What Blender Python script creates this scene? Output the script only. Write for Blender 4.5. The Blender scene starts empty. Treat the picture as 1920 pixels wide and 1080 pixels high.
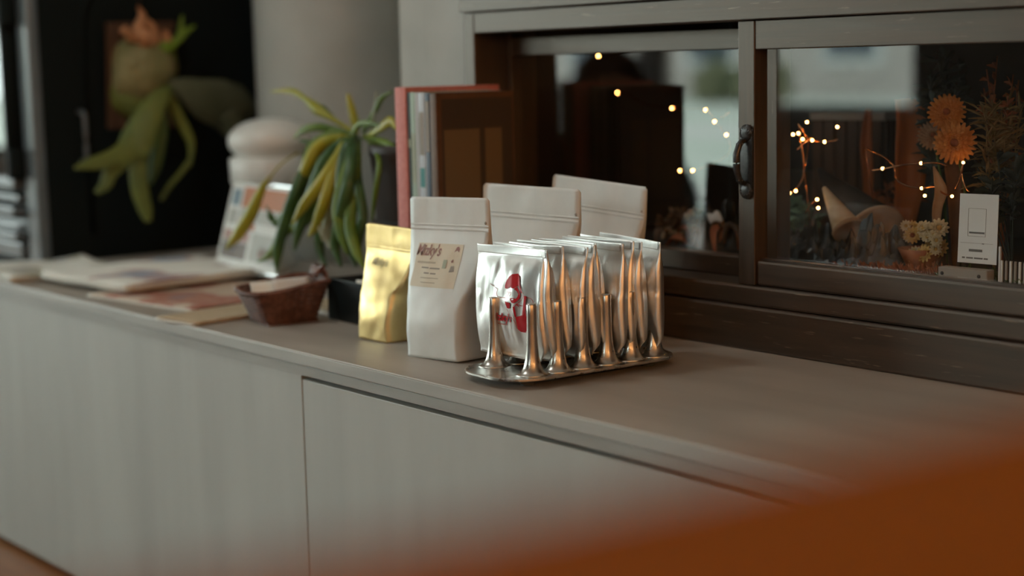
import bpy, bmesh, math, random
from mathutils import Vector, Matrix, noise
random.seed(7)
sc = bpy.context.scene
C = sc.collection
R = math.radians
ZC = 0.50                      # height of the worktop above the floor

# ------------------------------------------------------------------ camera
FPX = 3000.0
YAW, PITCH, ROLL = R(50.934), R(7.872), R(-1.236)
CAM = Vector((0, 0, ZC + 0.36))
_f = Vector((-math.sin(YAW)*math.cos(PITCH), math.cos(YAW)*math.cos(PITCH), -math.sin(PITCH)))
_r0 = Vector((math.cos(YAW), math.sin(YAW), 0)); _u0 = _r0.cross(_f)
_r = math.cos(ROLL)*_r0 + math.sin(ROLL)*_u0
_u = -math.sin(ROLL)*_r0 + math.cos(ROLL)*_u0
cd = bpy.data.cameras.new('camera'); cam = bpy.data.objects.new('camera', cd); C.objects.link(cam)
cam.matrix_world = Matrix(((_r.x, _u.x, -_f.x, CAM.x), (_r.y, _u.y, -_f.y, CAM.y), (_r.z, _u.z, -_f.z, CAM.z), (0, 0, 0, 1)))
cd.sensor_width = 36; cd.lens = FPX/1920*36; cd.clip_start = 0.02; cd.clip_end = 200
cd.dof.use_dof = True; cd.dof.focus_distance = 1.90; cd.dof.aperture_fstop = 2.1
sc.camera = cam

# ------------------------------------------------------------------ sky and exposure
w = bpy.data.worlds.new('overcast_sky'); sc.world = w; w.use_nodes = True
bg = w.node_tree.nodes['Background']
bg.inputs[0].default_value = (0.86, 1.0, 0.96, 1); bg.inputs[1].default_value = 10.5
sc.view_settings.view_transform = 'Standard'; sc.view_settings.look = 'None'
sc.view_settings.exposure = 0.0; sc.view_settings.gamma = 1.0; sc.view_settings.use_curve_mapping = False
sc.cycles.use_denoising = True
sc.cycles.max_bounces = 10; sc.cycles.diffuse_bounces = 5; sc.cycles.glossy_bounces = 5
sc.cycles.transparent_max_bounces = 16; sc.cycles.sample_clamp_indirect = 8.0
sc.cycles.caustics_reflective = False; sc.cycles.caustics_refractive = False

# room dimensions
XL, XR, YF, ZT = -8.4, 2.0, -3.0, 2.45
# openings of the daylight wall (x0, x1, z0, z1)
OPEN = [(-7.60, -6.42, 0.74, 2.20), (-6.30, -5.56, 0.02, 2.20), (-5.46, -4.50, 0.60, 2.20), (-0.10, 0.85, 1.50, 2.20)]  # last opening: unseen high window added as neutral fill for the pouch sides
SIDE = [(-2.7, -1.1, 0.45, 2.20), (-0.95, 0.75, 0.45, 2.20)]      # openings of the left wall (y0, y1, z0, z1)
def portal(loc, rot, sx, sy):      # sky portal in a window opening
    L = bpy.data.lights.new('window_daylight', 'AREA'); L.shape = 'RECTANGLE'; L.size = sx; L.size_y = sy
    L.cycles.is_portal = True
    o = bpy.data.objects.new('window_daylight', L); C.objects.link(o); o.location = loc; o.rotation_euler = rot
for (a, b, c, d) in OPEN: portal(((a+b)/2, YF-0.16, (c+d)/2), (R(90), 0, R(180)), b-a, d-c)
for (a, b, c, d) in SIDE: portal((XL-0.16, (a+b)/2, (c+d)/2), (R(90), 0, R(90)), b-a, d-c)

# ------------------------------------------------------------------ helpers
def ray(px, py):
    return _f*FPX + _r*(px-960) - _u*(py-540)
def at(px, py, Y):
    d = ray(px, py); return CAM + d*((Y-CAM.y)/d.y)
def atz(px, py, z):
    d = ray(px, py); return CAM + d*((ZC+z-CAM.z)/d.z)
def thing(name, label, cat, loc=(0, 0, 0), rotz=0, group=None, rot=None):
    o = bpy.data.objects.new(name, None); C.objects.link(o)
    o.empty_display_size = 0.02
    o.location = loc; o.rotation_euler = rot if rot else (0, 0, rotz)
    o['label'] = label; o['category'] = cat
    if group: o['group'] = group
    return o
def tag(o, label=None, cat=None, group=None, kind=None):
    if label: o['label'] = label
    if cat: o['category'] = cat
    if group: o['group'] = group
    if kind: o['kind'] = kind
    return o
def link(name, me, mat, parent=None, loc=None, rot=None, label=None):
    o = bpy.data.objects.new(name, me); C.objects.link(o)
    if mat and not me.materials: me.materials.append(mat)
    if parent: o.parent = parent
    if loc: o.location = loc
    if rot: o.rotation_euler = rot
    if label: o['label'] = label
    return o
def mesh(name, verts, faces, mat, parent=None, smooth=True, loc=None, rot=None, label=None):
    me = bpy.data.meshes.new(name); me.from_pydata([tuple(v) for v in verts], [], faces); me.validate()
    bm = bmesh.new(); bm.from_mesh(me); bmesh.ops.recalc_face_normals(bm, faces=bm.faces); bm.to_mesh(me); bm.free()
    if smooth:
        me.polygons.foreach_set('use_smooth', [True]*len(me.polygons))
    return link(name, me, mat, parent, loc, rot, label)
def fin(name, bm, mat, parent=None, smooth=False, loc=None, rot=None, label=None, angle=40):
    bmesh.ops.recalc_face_normals(bm, faces=bm.faces)
    me = bpy.data.meshes.new(name); bm.to_mesh(me); bm.free()
    if smooth:
        me.polygons.foreach_set('use_smooth', [True]*len(me.polygons))
        try: me.set_sharp_from_angle(angle=R(angle))
        except Exception: pass
    return link(name, me, mat, parent, loc, rot, label)
def bx(bm, x0, x1, y0, y1, z0, z1, bev=0.0, seg=2):
    r = bmesh.ops.create_cube(bm, size=1.0)
    for v in r['verts']:
        v.co = Vector((x0+(v.co.x+.5)*(x1-x0), y0+(v.co.y+.5)*(y1-y0), z0+(v.co.z+.5)*(z1-z0)))
    if bev:
        es = list({e for v in r['verts'] for e in v.link_edges})
        bmesh.ops.bevel(bm, geom=es, offset=bev, segments=seg, affect='EDGES', profile=0.5)
def box(name, x0, x1, y0, y1, z0, z1, mat, parent=None, bev=0.0, label=None, loc=None, rot=None):
    bm = bmesh.new(); bx(bm, x0, x1, y0, y1, z0, z1, bev)
    return fin(name, bm, mat, parent, smooth=False, label=label, loc=loc, rot=rot)
def lathe_data(prof, n=32, sx=1.0, sy=1.0):
    V = []; F = []
    for r, z in prof:
        for k in range(n):
            a = 2*math.pi*k/n; V.append((r*math.cos(a)*sx, r*math.sin(a)*sy, z))
    m = len(prof)
    for i in range(m-1):
        for k in range(n):
            F.append((i*n+k, i*n+(k+1) % n, (i+1)*n+(k+1) % n, (i+1)*n+k))
    if prof[0][0] > 1e-6: F.append(tuple(range(n))[::-1])
    if prof[-1][0] > 1e-6: F.append(tuple((m-1)*n+k for k in range(n)))
    return V, F
def lathe(name, prof, mat, parent=None, n=32, loc=None, sx=1, sy=1, label=None, rot=None):
    V, F = lathe_data(prof, n, sx, sy)
    return mesh(name, V, F, mat, parent, True, loc, rot, label)
def crom(pts, n):
    P = [Vector(p) for p in pts]; P = [P[0]*2-P[1]] + P + [P[-1]*2-P[-2]]
    out = []
    for i in range(1, len(P)-2):
        for k in range(n):
            t = k/n; a, b, c, d = P[i-1], P[i], P[i+1], P[i+2]
            out.append(0.5*((2*b)+(c-a)*t+(2*a-5*b+4*c-d)*t*t+(3*b-a-3*c+d)*t**3))
    out.append(P[-2]); return out
def tube_data(pts, rad, n=6, off=0):
    V = []; F = []; m = len(pts); up = Vector((0, 0, 1))
    rr = rad if isinstance(rad, (list, tuple)) else [rad]*m
    for i, p in enumerate(pts):
        t = (pts[min(i+1, m-1)]-pts[max(i-1, 0)])
        if t.length < 1e-9: t = Vector((0, 0, 1))
        t.normalize()
        a = t.cross(up)
        if a.length < 1e-3: a = t.cross(Vector((1, 0, 0)))
        a.normalize(); b = t.cross(a)
        for k in range(n):
            g = 2*math.pi*k/n; V.append(p + (a*math.cos(g)+b*math.sin(g))*rr[i])
    for i in range(m-1):
        for k in range(n):
            F.append((off+i*n+k, off+i*n+(k+1) % n, off+(i+1)*n+(k+1) % n, off+(i+1)*n+k))
    F.append(tuple(off+k for k in range(n))); F.append(tuple(off+(m-1)*n+k for k in range(n))[::-1])
    return V, F
def tube(name, pts, rad, mat, parent=None, n=6, label=None):
    V, F = tube_data([Vector(p) for p in pts], rad, n)
    return mesh(name, V, F, mat, parent, True, label=label)
def ribbon_data(pts, wid, side, th=0.0012, cup=0.15, off=0, n=6, nseg=5):
    """a leaf blade with thickness along a curve; side = preferred width direction"""
    P = crom(pts, n); m = len(P); V = []; F = []
    for i, p in enumerate(P):
        t = (P[min(i+1, m-1)]-P[max(i-1, 0)]).normalized()
        s = Vector(side); s = s - t*s.dot(t)
        s.normalize(); nn = t.cross(s)
        u = i/(m-1)*(len(wid)-1); j = min(int(u), len(wid)-2); fr = u-j
        ww = wid[j]*(1-fr)+wid[j+1]*fr
        for q in range(nseg):
            x = q/(nseg-1)*2-1
            V.append(p + s*(x*ww/2) + nn*(cup*ww*(x*x)) + nn*(th/2*(1-.6*abs(x))))
        for q in range(nseg):
            x = q/(nseg-1)*2-1
            V.append(p + s*(x*ww/2) + nn*(cup*ww*(x*x)) - nn*(th/2*(1-.6*abs(x))))
    k = 2*nseg
    for i in range(m-1):
        a = off+i*k; b = a+k
        for q in range(nseg-1):
            F.append((a+q, a+q+1, b+q+1, b+q)); F.append((a+nseg+q, b+nseg+q, b+nseg+q+1, a+nseg+q+1))
        F.append((a, b, b+nseg, a+nseg)); F.append((a+nseg-1, a+2*nseg-1, b+2*nseg-1, b+nseg-1))
    for a in (off, off+(m-1)*k):
        F.append(tuple([a+q for q in range(nseg)]+[a+nseg+q for q in range(nseg-1, -1, -1)]))
    return V, F
def ribbon(name, pts, wid, side, mat, parent=None, th=0.0012, cup=0.15, label=None):
    V, F = ribbon_data([Vector(p) for p in pts], wid, side, th, cup)
    return mesh(name, V, F, mat, parent, True, label=label)
def text_data(s, size, shear=0.0, bold=0.0):
    cu = bpy.data.curves.new('t', 'FONT'); cu.body = s; cu.size = size; cu.shear = shear; cu.offset = bold
    cu.align_x = 'LEFT'; cu.resolution_u = 4
    o = bpy.data.objects.new('t', cu); C.objects.link(o)
    dg = bpy.context.evaluated_depsgraph_get(); me = bpy.data.meshes.new_from_object(o.evaluated_get(dg))
    V = [tuple(v.co) for v in me.vertices]; F = [tuple(p.vertices) for p in me.polygons]
    bpy.data.objects.remove(o); bpy.data.curves.remove(cu); bpy.data.meshes.remove(me)
    return V, F
def sst(a, b, x):
    t = min(1, max(0, (x-a)/(b-a))); return t*t*(3-2*t)

# ------------------------------------------------------------------ materials
def mat(name, col, rough=0.6, metal=0.0, spec=0.5, coat=0.0, emit=None, estr=0.0, trans=0.0, sub=0.0):
    m = bpy.data.materials.new(name); m.use_nodes = True
    b = m.node_tree.nodes['Principled BSDF']
    b.inputs['Base Color'].default_value = (*col, 1); b.inputs['Roughness'].default_value = rough
    b.inputs['Metallic'].default_value = metal; b.inputs['Specular IOR Level'].default_value = spec
    b.inputs['Coat Weight'].default_value = coat; b.inputs['Coat Roughness'].default_value = 0.15
    b.inputs['Transmission Weight'].default_value = trans
    if emit:
        b.inputs['Emission Color'].default_value = (*emit, 1); b.inputs['Emission Strength'].default_value = estr
    return m
def noisemat(name, c1, c2, scale=(20, 20, 20), rough=0.6, bump=0.1, detail=6, dist=0.003, lo=.35, hi=.65, coat=0, coatr=.15, tint=None, spec=.5, rough2=None, metal=0, c3=None, s3=None, lo3=.6, hi3=.7):
    m = mat(name, c1, rough, metal=metal, coat=coat, spec=spec); nt = m.node_tree; N = nt.nodes; Lk = nt.links
    b = N['Principled BSDF']; b.inputs['Coat Roughness'].default_value = coatr
    if tint: b.inputs['Specular Tint'].default_value = (*tint, 1)
    tc = N.new('ShaderNodeTexCoord'); mp = N.new('ShaderNodeMapping'); mp.inputs['Scale'].default_value = scale
    nz = N.new('ShaderNodeTexNoise'); nz.inputs['Scale'].default_value = 1.0; nz.inputs['Detail'].default_value = detail
    cr = N.new('ShaderNodeValToRGB'); cr.color_ramp.elements[0].position = lo; cr.color_ramp.elements[1].position = hi
    cr.color_ramp.elements[0].color = (*c1, 1); cr.color_ramp.elements[1].color = (*c2, 1)
    Lk.new(tc.outputs['Object'], mp.inputs['Vector']); Lk.new(mp.outputs[0], nz.inputs['Vector']); Lk.new(nz.outputs['Fac'], cr.inputs[0])
    out = cr.outputs[0]
    if c3:
        mp3 = N.new('ShaderNodeMapping'); mp3.inputs['Scale'].default_value = s3 or scale; mp3.inputs['Location'].default_value = (3.1, 7.7, 1.3)
        n3 = N.new('ShaderNodeTexNoise'); n3.inputs['Scale'].default_value = 1.0; n3.inputs['Detail'].default_value = 4
        r3 = N.new('ShaderNodeValToRGB'); r3.color_ramp.elements[0].position = lo3; r3.color_ramp.elements[1].position = hi3
        mx = N.new('ShaderNodeMix'); mx.data_type = 'RGBA'
        Lk.new(tc.outputs['Object'], mp3.inputs['Vector']); Lk.new(mp3.outputs[0], n3.inputs['Vector']); Lk.new(n3.outputs['Fac'], r3.inputs[0])
        Lk.new(r3.outputs[0], mx.inputs[0]); Lk.new(out, mx.inputs[6]); mx.inputs[7].default_value = (*c3, 1)
        out = mx.outputs[2]
    Lk.new(out, b.inputs['Base Color'])
    if rough2 is not None:
        mr = N.new('ShaderNodeMapRange'); mr.inputs['To Min'].default_value = rough; mr.inputs['To Max'].default_value = rough2
        Lk.new(nz.outputs['Fac'], mr.inputs['Value']); Lk.new(mr.outputs[0], b.inputs['Roughness'])
    if bump:
        bp = N.new('ShaderNodeBump'); bp.inputs['Strength'].default_value = bump; bp.inputs['Distance'].default_value = dist
        Lk.new(nz.outputs['Fac'], bp.inputs['Height']); Lk.new(bp.outputs[0], b.inputs['Normal'])
    return m
def glassmat(name, tint=(1, 1, 1), f0=0.042, rough=0.0, veil=0.0):
    m = bpy.data.materials.new(name); m.use_nodes = True; nt = m.node_tree; N = nt.nodes; Lk = nt.links
    N.remove(N['Principled BSDF']); out = N['Material Output']
    tr = N.new('ShaderNodeBsdfTransparent'); tr.inputs[0].default_value = (*tint, 1)
    gl = N.new('ShaderNodeBsdfGlossy'); gl.inputs['Roughness'].default_value = rough; gl.inputs[0].default_value = (1, 1, 1, 1)
    ge = N.new('ShaderNodeNewGeometry'); dt = N.new('ShaderNodeVectorMath'); dt.operation = 'DOT_PRODUCT'
    Lk.new(ge.outputs['Normal'], dt.inputs[0]); Lk.new(ge.outputs['Incoming'], dt.inputs[1])
    ab = N.new('ShaderNodeMath'); ab.operation = 'ABSOLUTE'; Lk.new(dt.outputs['Value'], ab.inputs[0])
    om = N.new('ShaderNodeMath'); om.operation = 'SUBTRACT'; om.inputs[0].default_value = 1; Lk.new(ab.outputs[0], om.inputs[1])
    pw = N.new('ShaderNodeMath'); pw.operation = 'POWER'; pw.inputs[1].default_value = 5; Lk.new(om.outputs[0], pw.inputs[0])
    ma = N.new('ShaderNodeMath'); ma.operation = 'MULTIPLY_ADD'; ma.inputs[1].default_value = 1-f0; ma.inputs[2].default_value = f0; Lk.new(pw.outputs[0], ma.inputs[0])
    mx = N.new('ShaderNodeMixShader'); Lk.new(ma.outputs[0], mx.inputs[0]); Lk.new(tr.outputs[0], mx.inputs[1]); Lk.new(gl.outputs[0], mx.inputs[2])
    Lk.new(mx.outputs[0], out.inputs['Surface'])
    return m

M = {}
M['paint_v'] = noisemat('grey_limewash_vertical', (.42, .435, .41), (.49, .51, .48), (15, 15, 1.8), .55, .05, lo=.3, hi=.75, c3=(.52, .54, .51), s3=(5, 5, 1.4), lo3=.46, hi3=.78)
M['paint_h'] = noisemat('grey_limewash_top', (.34, .305, .265), (.46, .415, .365), (3, 14, 10), .38, .05, lo=.3, hi=.72, rough2=.5, c3=(.42, .39, .35), s3=(2.5, 5, 5))
M['paint_e'] = noisemat('grey_limewash_edge', (.36, .365, .34), (.46, .465, .435), (5, 40, 40), .5, .08, lo=.3, hi=.7)
M['wood_x'] = noisemat('dark_frame_wood_x', (.022, .013, .008), (.055, .030, .017), (6, 120, 120), .34, .22, lo=.35, hi=.68, rough2=.52, dist=.0012, spec=1.0, coat=.25, coatr=.42, tint=(1, .87, .74), c3=(.16, .11, .075), s3=(22, 160, 260), lo3=.66, hi3=.72)
M['wood_z'] = noisemat('dark_frame_wood_z', (.022, .013, .008), (.055, .030, .017), (120, 120, 6), .34, .22, lo=.35, hi=.68, rough2=.52, dist=.0012, spec=1.0, coat=.25, coatr=.42, tint=(1, .87, .74), c3=(.16, .11, .075), s3=(200, 200, 22), lo3=.68, hi3=.74)
M['case'] = mat('dark_case_lining', (.018, .016, .014), .7)
M['glass'] = glassmat('window_glass')
M['iron'] = noisemat('black_cast_iron', (.012, .012, .012), (.03, .03, .03), (300, 300, 300), .38, .1, coat=.2)
M['foil'] = noisemat('silver_foil', (.80, .80, .78), (.88, .88, .86), (90, 90, 60), .33, .10, metal=1, rough2=.44, dist=.0008)
M['goldfoil'] = noisemat('champagne_foil', (.82, .61, .27), (.87, .66, .32), (60, 60, 40), .42, .08, metal=1, dist=.0008)
M['whitefilm'] = noisemat('white_matte_film', (.70, .725, .71), (.745, .77, .755), (40, 40, 30), .42, .08, dist=.001)
M['label'] = mat('cream_paper_label', (.70, .63, .50), .7)
M['mauve'] = mat('mauve_ink', (.34, .19, .17), .7)
M['greyink'] = mat('grey_ink', (.34, .31, .27), .8)
M['paleink'] = mat('pale_brown_ink', (.50, .44, .34), .8)
M['goldink'] = mat('pale_gold_ink', (.55, .45, .22), .5)
M['greenink'] = mat('sage_print', (.40, .44, .34), .8)
M['red'] = mat('red_ink', (.55, .008, .02), .45)
M['palered'] = mat('pale_red_ink', (.60, .22, .18), .6)
M['steel'] = noisemat('satin_steel', (.52, .50, .46), (.62, .60, .56), (60, 60, 60), .24, .04, metal=1, rough2=.32)
M['rubber'] = mat('grey_rubber', (.12, .12, .11), .7)
M['plaster'] = noisemat('grey_plaster', (.42, .43, .40), (.48, .49, .46), (8, 8, 8), .75, .05)
M['white'] = mat('white_glaze', (.78, .80, .77), .35)
M['stoveblue'] = noisemat('slate_blue_enamel', (.10, .125, .14), (.13, .155, .17), (12, 12, 12), .28, .04)
M['stoveblack'] = mat('matt_black_iron', (.010, .0135, .013), .7, spec=.05)
M['board'] = noisemat('brown_board', (.05, .022, .010), (.09, .04, .018), (60, 60, 4), .6, .1)
M['leaf'] = noisemat('green_leaf', (.070, .145, .008), (.16, .24, .012), (18, 18, 18), .42, .05)
M['leafy'] = noisemat('yellow_green_leaf', (.27, .28, .012), (.38, .34, .02), (18, 18, 18), .42, .05)
M['leafd'] = noisemat('deep_green_leaf', (.028, .085, .018), (.06, .13, .022), (18, 18, 18), .40, .05)
M['leafp'] = noisemat('pale_leaf', (.30, .34, .22), (.42, .46, .34), (18, 18, 18), .35, .05)
M['stag'] = noisemat('felted_green_frond', (.080, .110, .022), (.15, .17, .025), (10, 10, 10), .65, .05)
M['stagshade'] = noisemat('shaded_felted_frond', (.075, .088, .048), (.115, .125, .075), (10, 10, 10), .7, .05)  # shade on the right frond's underside is mixed into this colour
M['stagy'] = noisemat('olive_shield_frond', (.13, .13, .045), (.24, .20, .08), (12, 12, 12), .6, .1, c3=(.30, .14, .05), s3=(9, 9, 9), lo3=.55, hi3=.75)
M['dry'] = noisemat('dry_brown_frond', (.28, .11, .04), (.50, .24, .11), (30, 30, 30), .7, .1)
M['pot'] = noisemat('dark_brown_pot', (.014, .009, .006), (.035, .018, .010), (12, 12, 12), .55, .1)
M['soil'] = noisemat('dark_soil', (.05, .03, .02), (.11, .07, .045), (150, 150, 150), .9, .4)
M['wicker'] = noisemat('brown_wicker', (.10, .035, .022), (.22, .095, .06), (120, 120, 120), .38, .1)
M['blackbox'] = mat('black_box_card', (.008, .014, .016), .4)
M['paper'] = mat('cream_paper', (.82, .80, .73), .75)
M['pwhite'] = mat('white_paper', (.74, .75, .72), .7)
M['kraft'] = noisemat('kraft_paper', (.46, .35, .22), (.54, .42, .28), (60, 60, 60), .75, .05)
M['floor'] = noisemat('orange_wood_floor', (.22, .085, .026), (.29, .12, .04), (3, 40, 3), .4, .05)
M['table'] = noisemat('orange_wood_table', (.26, .075, .002), (.30, .09, .003), (50, 3, 50), .7, .03, spec=.08)
M['warmwall'] = noisemat('brown_timber_wall', (.50, .25, .10), (.58, .30, .13), (2, 20, 2), .6, .05)
M['roomwall'] = noisemat('brown_plaster_wall', (.26, .25, .225), (.30, .285, .26), (4, 4, 4), .8, .03)
M['darkwall'] = noisemat('dark_timber_wall', (.060, .055, .048), (.08, .072, .064), (4, 4, 4), .8, .03)
M['ceil'] = mat('cream_ceiling', (.62, .61, .58), .8)

# ------------------------------------------------------------------ room shell
def struct(o): o['kind'] = 'structure'; return o
struct(box('floor', XL, XR, YF-0.1, 2.3, -0.05, 0.0, M['floor']))
struct(box('ceiling', XL, XR, YF-0.1, 2.3, ZT, ZT+0.05, M['ceil']))
struct(box('wall_right', XR, XR+0.1, YF-0.1, 2.3, -0.05, ZT, M['warmwall']))
bm = bmesh.new()
ys = sorted({YF-.12, 2.3} | {v for o_ in SIDE for v in o_[:2]})
for a, b in zip(ys[:-1], ys[1:]):
    op = [o_ for o_ in SIDE if abs(o_[0]-a) < 1e-6]
    if not op: bx(bm, XL-.12, XL, a, b, 0, ZT)
    else: bx(bm, XL-.12, XL, a, b, 0, op[0][2]); bx(bm, XL-.12, XL, a, b, op[0][3], ZT)
struct(fin('wall_left', bm, M['roomwall']))
bm = bmesh.new()                                   # daylight wall behind the camera, with openings
xs = sorted({XL, XR} | {v for o_ in OPEN for v in o_[:2]})
for a, b in zip(xs[:-1], xs[1:]):
    op = [o_ for o_ in OPEN if abs(o_[0]-a) < 1e-6 and abs(o_[1]-b) < 1e-6]
    if not op: bx(bm, a, b, YF-0.12, YF, 0, ZT)
    else:
        if op[0][2] > 0.05: bx(bm, a, b, YF-0.12, YF, 0, op[0][2])
        bx(bm, a, b, YF-0.12, YF, op[0][3], ZT)
struct(fin('wall_front', bm, M['darkwall']))
for i, (a, b, c, d) in enumerate(OPEN):
    win = bpy.data.objects.new('window_%d' % (i+2), None); C.objects.link(win); struct(win); win.location = (a, YF-0.08, c)
    ww, hh = b-a, d-c
    for q in ((0, ww, 0, .045), (0, ww, hh-.045, hh), (0, .045, .045, hh-.045), (ww-.045, ww, .045, hh-.045)):
        box('window_frame', q[0], q[1], -.03, .03, q[2], q[3], M['wood_z'], win)
for i, (a, b, c, d) in enumerate(SIDE):
    win = bpy.data.objects.new('window_%d' % (i+6), None); C.objects.link(win); struct(win); win.location = (XL-0.08, a, c)
    ww, hh = b-a, d-c
    for q in ((0, ww, 0, .045), (0, ww, hh-.045, hh), (0, .045, .045, hh-.045), (ww-.045, ww, .045, hh-.045)):
        box('window_frame', -.03, .03, q[0], q[1], q[2], q[3], M['wood_z'], win)
# wall that carries the display window, the pillar beside it
bm = bmesh.new()
bx(bm, -2.068, -1.926, 1.515, 1.60, 0, ZT); bx(bm, -2.75, -2.0685, 2.02, 2.10, 0, ZT); bx(bm, -2.14, -2.0685, 1.515, 2.02, 0, ZT); bx(bm, -1.926, XR, 1.50, 1.58, ZC+0.56, ZT); bx(bm, -0.55, XR, 1.50, 1.58, 0, ZC+0.56)
bx(bm, -1.926, -0.55, 1.50, 1.58, 0, ZC-0.05)
struct(fin('wall_back', bm, M['plaster']))
struct(box('wall_recess', XL, -1.95, 2.2, 2.3, 0, ZT, M['stoveblack']))
prof = [(0.1700, 0), (0.1700, ZT)]
p = lathe('pillar', prof, M['plaster'], n=96, loc=(-2.740, 1.792, 0)); struct(p)
p.data.set_sharp_from_angle(angle=R(60))
# outdoors beyond the daylight wall
gm = noisemat('pale_lawn', (.37, .42, .36), (.44, .47, .42), (.35, .35, .35), .9, 0, c3=(.48, .47, .45), s3=(.12, .3, .1), lo3=.5, hi3=.6)
struct(box('ground', -75, 20, -70, YF-0.13, -0.12, -0.02, gm))
hb = thing('neighbour_house', 'long pale house front across the lawn outside the room', 'house', (-34, -27, 0))
hw_ = noisemat('pale_render', (.40, .37, .34), (.46, .42, .39), (.5, .5, .5), .9, .0)
box('wall', -30, 24, -1, 0, -.02, 4.6, hw_, hb); box('roof', -31, 25, -2.5, .6, 4.6, 5.2, M['roomwall'], hb)
pane_ = mat('house_pane', (.05, .07, .09), .2); trim_ = mat('house_trim', (.68, .70, .68), .7)
for k in range(11):
    x = -27+4.6*k; f_ = box('window_trim', x-.9, x+.9, 0, .06, .75 if k % 3 else 0, 2.3, trim_, hb)
    box('pane', x-.75, x+.75, .06, .08, .9 if k % 3 else .15, 2.15, pane_, f_)
bushm = noisemat('bush_green', (.05, .065, .03), (.16, .16, .09), (3, 3, 3), .9, 0)
for k, (x, y, r) in enumerate(((-30.5, -22, .7), (-32.2, -22.5, .9), (-33.8, -22, .6), (-29.0, -23, .5), (-24.8, -23, .55), (-22.5, -22, .6))):
    bm = bmesh.new(); bmesh.ops.create_icosphere(bm, subdivisions=4, radius=r)
    for v in bm.verts:
        n_ = v.co.normalized(); v.co *= 1+.30*noise.noise(n_*2.3+Vector((k*3, 0, 0)))+.14*noise.noise(n_*7+Vector((k, 0, 0)))
    bmesh.ops.translate(bm, verts=bm.verts, vec=(0, 0, r*.62))
    o = fin('garden_bush', bm, bushm, None, True, loc=(x, y, 0), angle=180)
    tag(o, 'round green-brown bush on the lawn before the pale house', 'bush', 'bushes before the house')
bn = thing('garden_banner', 'tall pink banner on a post standing on the lawn', 'banner', (-13.4, -9.6, 0))
box('banner_cloth', -.30, .30, -.01, .01, .02, .62, mat('pink_cloth', (.62, .44, .44), .9), bn); tube('post', [Vector((-.31, 0, -.02)), Vector((-.31, 0, .75))], .015, M['white'], bn)

# ------------------------------------------------------------------ worktop and cabinets
XW0, XW1 = -2.96, -0.55
wt = thing('worktop', 'long grey-brown painted worktop running beneath the sliding display window', 'worktop', (0, 0, ZC))
box('top_board', XW0, XW1, 1.0745, 1.4985, -0.0175, 0, M['paint_h'], wt, bev=.0015)
box('edge_facing', XW0, XW1, 1.0705, 1.0743, -0.0165, -0.0012, M['paint_e'], wt, bev=.001, label='worn pale grey front edge')
box('under_strip', XW0, XW1, 1.0775, 1.10, -0.0325, -0.0190, M['paint_e'], wt, bev=.001)
bm = bmesh.new(); bx(bm, XW0, -2.142, 1.4987, 1.6215, -0.0175, 0, .001)
fin('rear_board', bm, M['paint_h'], wt)
def cabinet(x0, x1, gap, label):
    c = thing('cabinet', label, 'cabinet', (x0, 1.08, 0), group='grey cabinets under the worktop')
    wd = x1-x0
    box('body', 0.001, wd-.001, .024, .41, 0.0, ZC-0.034, M['stoveblack'], c)
    box('door_panel', .0012, wd-.0012, 0, .022, 0.011, ZC-0.0328-gap, M['paint_v'], c, bev=.0012)
    return c
cabinet(XW0, -1.770, 0.0, 'grey limewashed cabinet without top gap, under the newspapers')
cabinet(-1.770, XW1, 0.0055, 'grey limewashed cabinet with dark gap under the worktop edge')

# ------------------------------------------------------------------ display window
win = bpy.data.objects.new('window_1', None); C.objects.link(win); struct(win)
win['label'] = 'dark wooden sliding display window above the worktop'
win.location = (0, 0, ZC)
XA, XB = -1.926, -0.56
wx, wz = M['wood_x'], M['wood_z']
box('header_board', XA-.002, XB, 1.474, 1.50, 0.4415, 0.56, wx, win, .0015)
box('header_rail', XA+.026, XB, 1.480, 1.53, 0.4105, 0.4408, wx, win, .0015)
box('jamb', XA, XA+.0255, 1.480, 1.60, 0.0, 0.4408, wz, win, .0015)
box('jamb', XB-.03, XB, 1.480, 1.60, 0.0, 0.4408, wz, win, .0015)
box('base_board', XA+.026, XB-.03, 1.4795, 1.53, 0.0, 0.0555, wx, win, .0032)
box('sill_board', XA+.026, XB-.03, 1.4845, 1.60, 0.056, 0.0815, wx, win, .0035)
# right sash, front track
box('sash_stile', -1.3765, -1.3495, 1.4865, 1.511, 0.082, 0.4100, wz, win, .0012)
box('sash_rail', -1.349, XB-.031, 1.4875, 1.511, 0.3745, 0.4100, wx, win, .0012)
box('sash_rail', -1.349, XB-.031, 1.4895, 1.511, 0.082, 0.1135, wx, win, .0032)
box('glazing_bead', -1.349, XB-.031, 1.4965, 1.507, 0.1137, 0.1155, wx, win)
box('glass_pane', -1.349, XB-.031, 1.5080, 1.5105, 0.1157, 0.3743, M['glass'], win)
# left sash, rear track
box('sash_stile', -1.8998, -1.8870, 1.5400, 1.5660, 0.082, 0.4100, wz, win, .001)
box('sash_stile', -1.385, -1.360, 1.5400, 1.5660, 0.082, 0.4100, wz, win, .001)
box('sash_rail', -1.8866, -1.3855, 1.5395, 1.5660, 0.3765, 0.4030, wx, win, .0012)
box('sash_rail', -1.8866, -1.3855, 1.5400, 1.5660, 0.082, 0.1080, wx, win, .002)
box('glass_pane', -1.8866, -1.3855, 1.5600, 1.5625, 0.1082, 0.3763, M['glass'], win)
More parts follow.
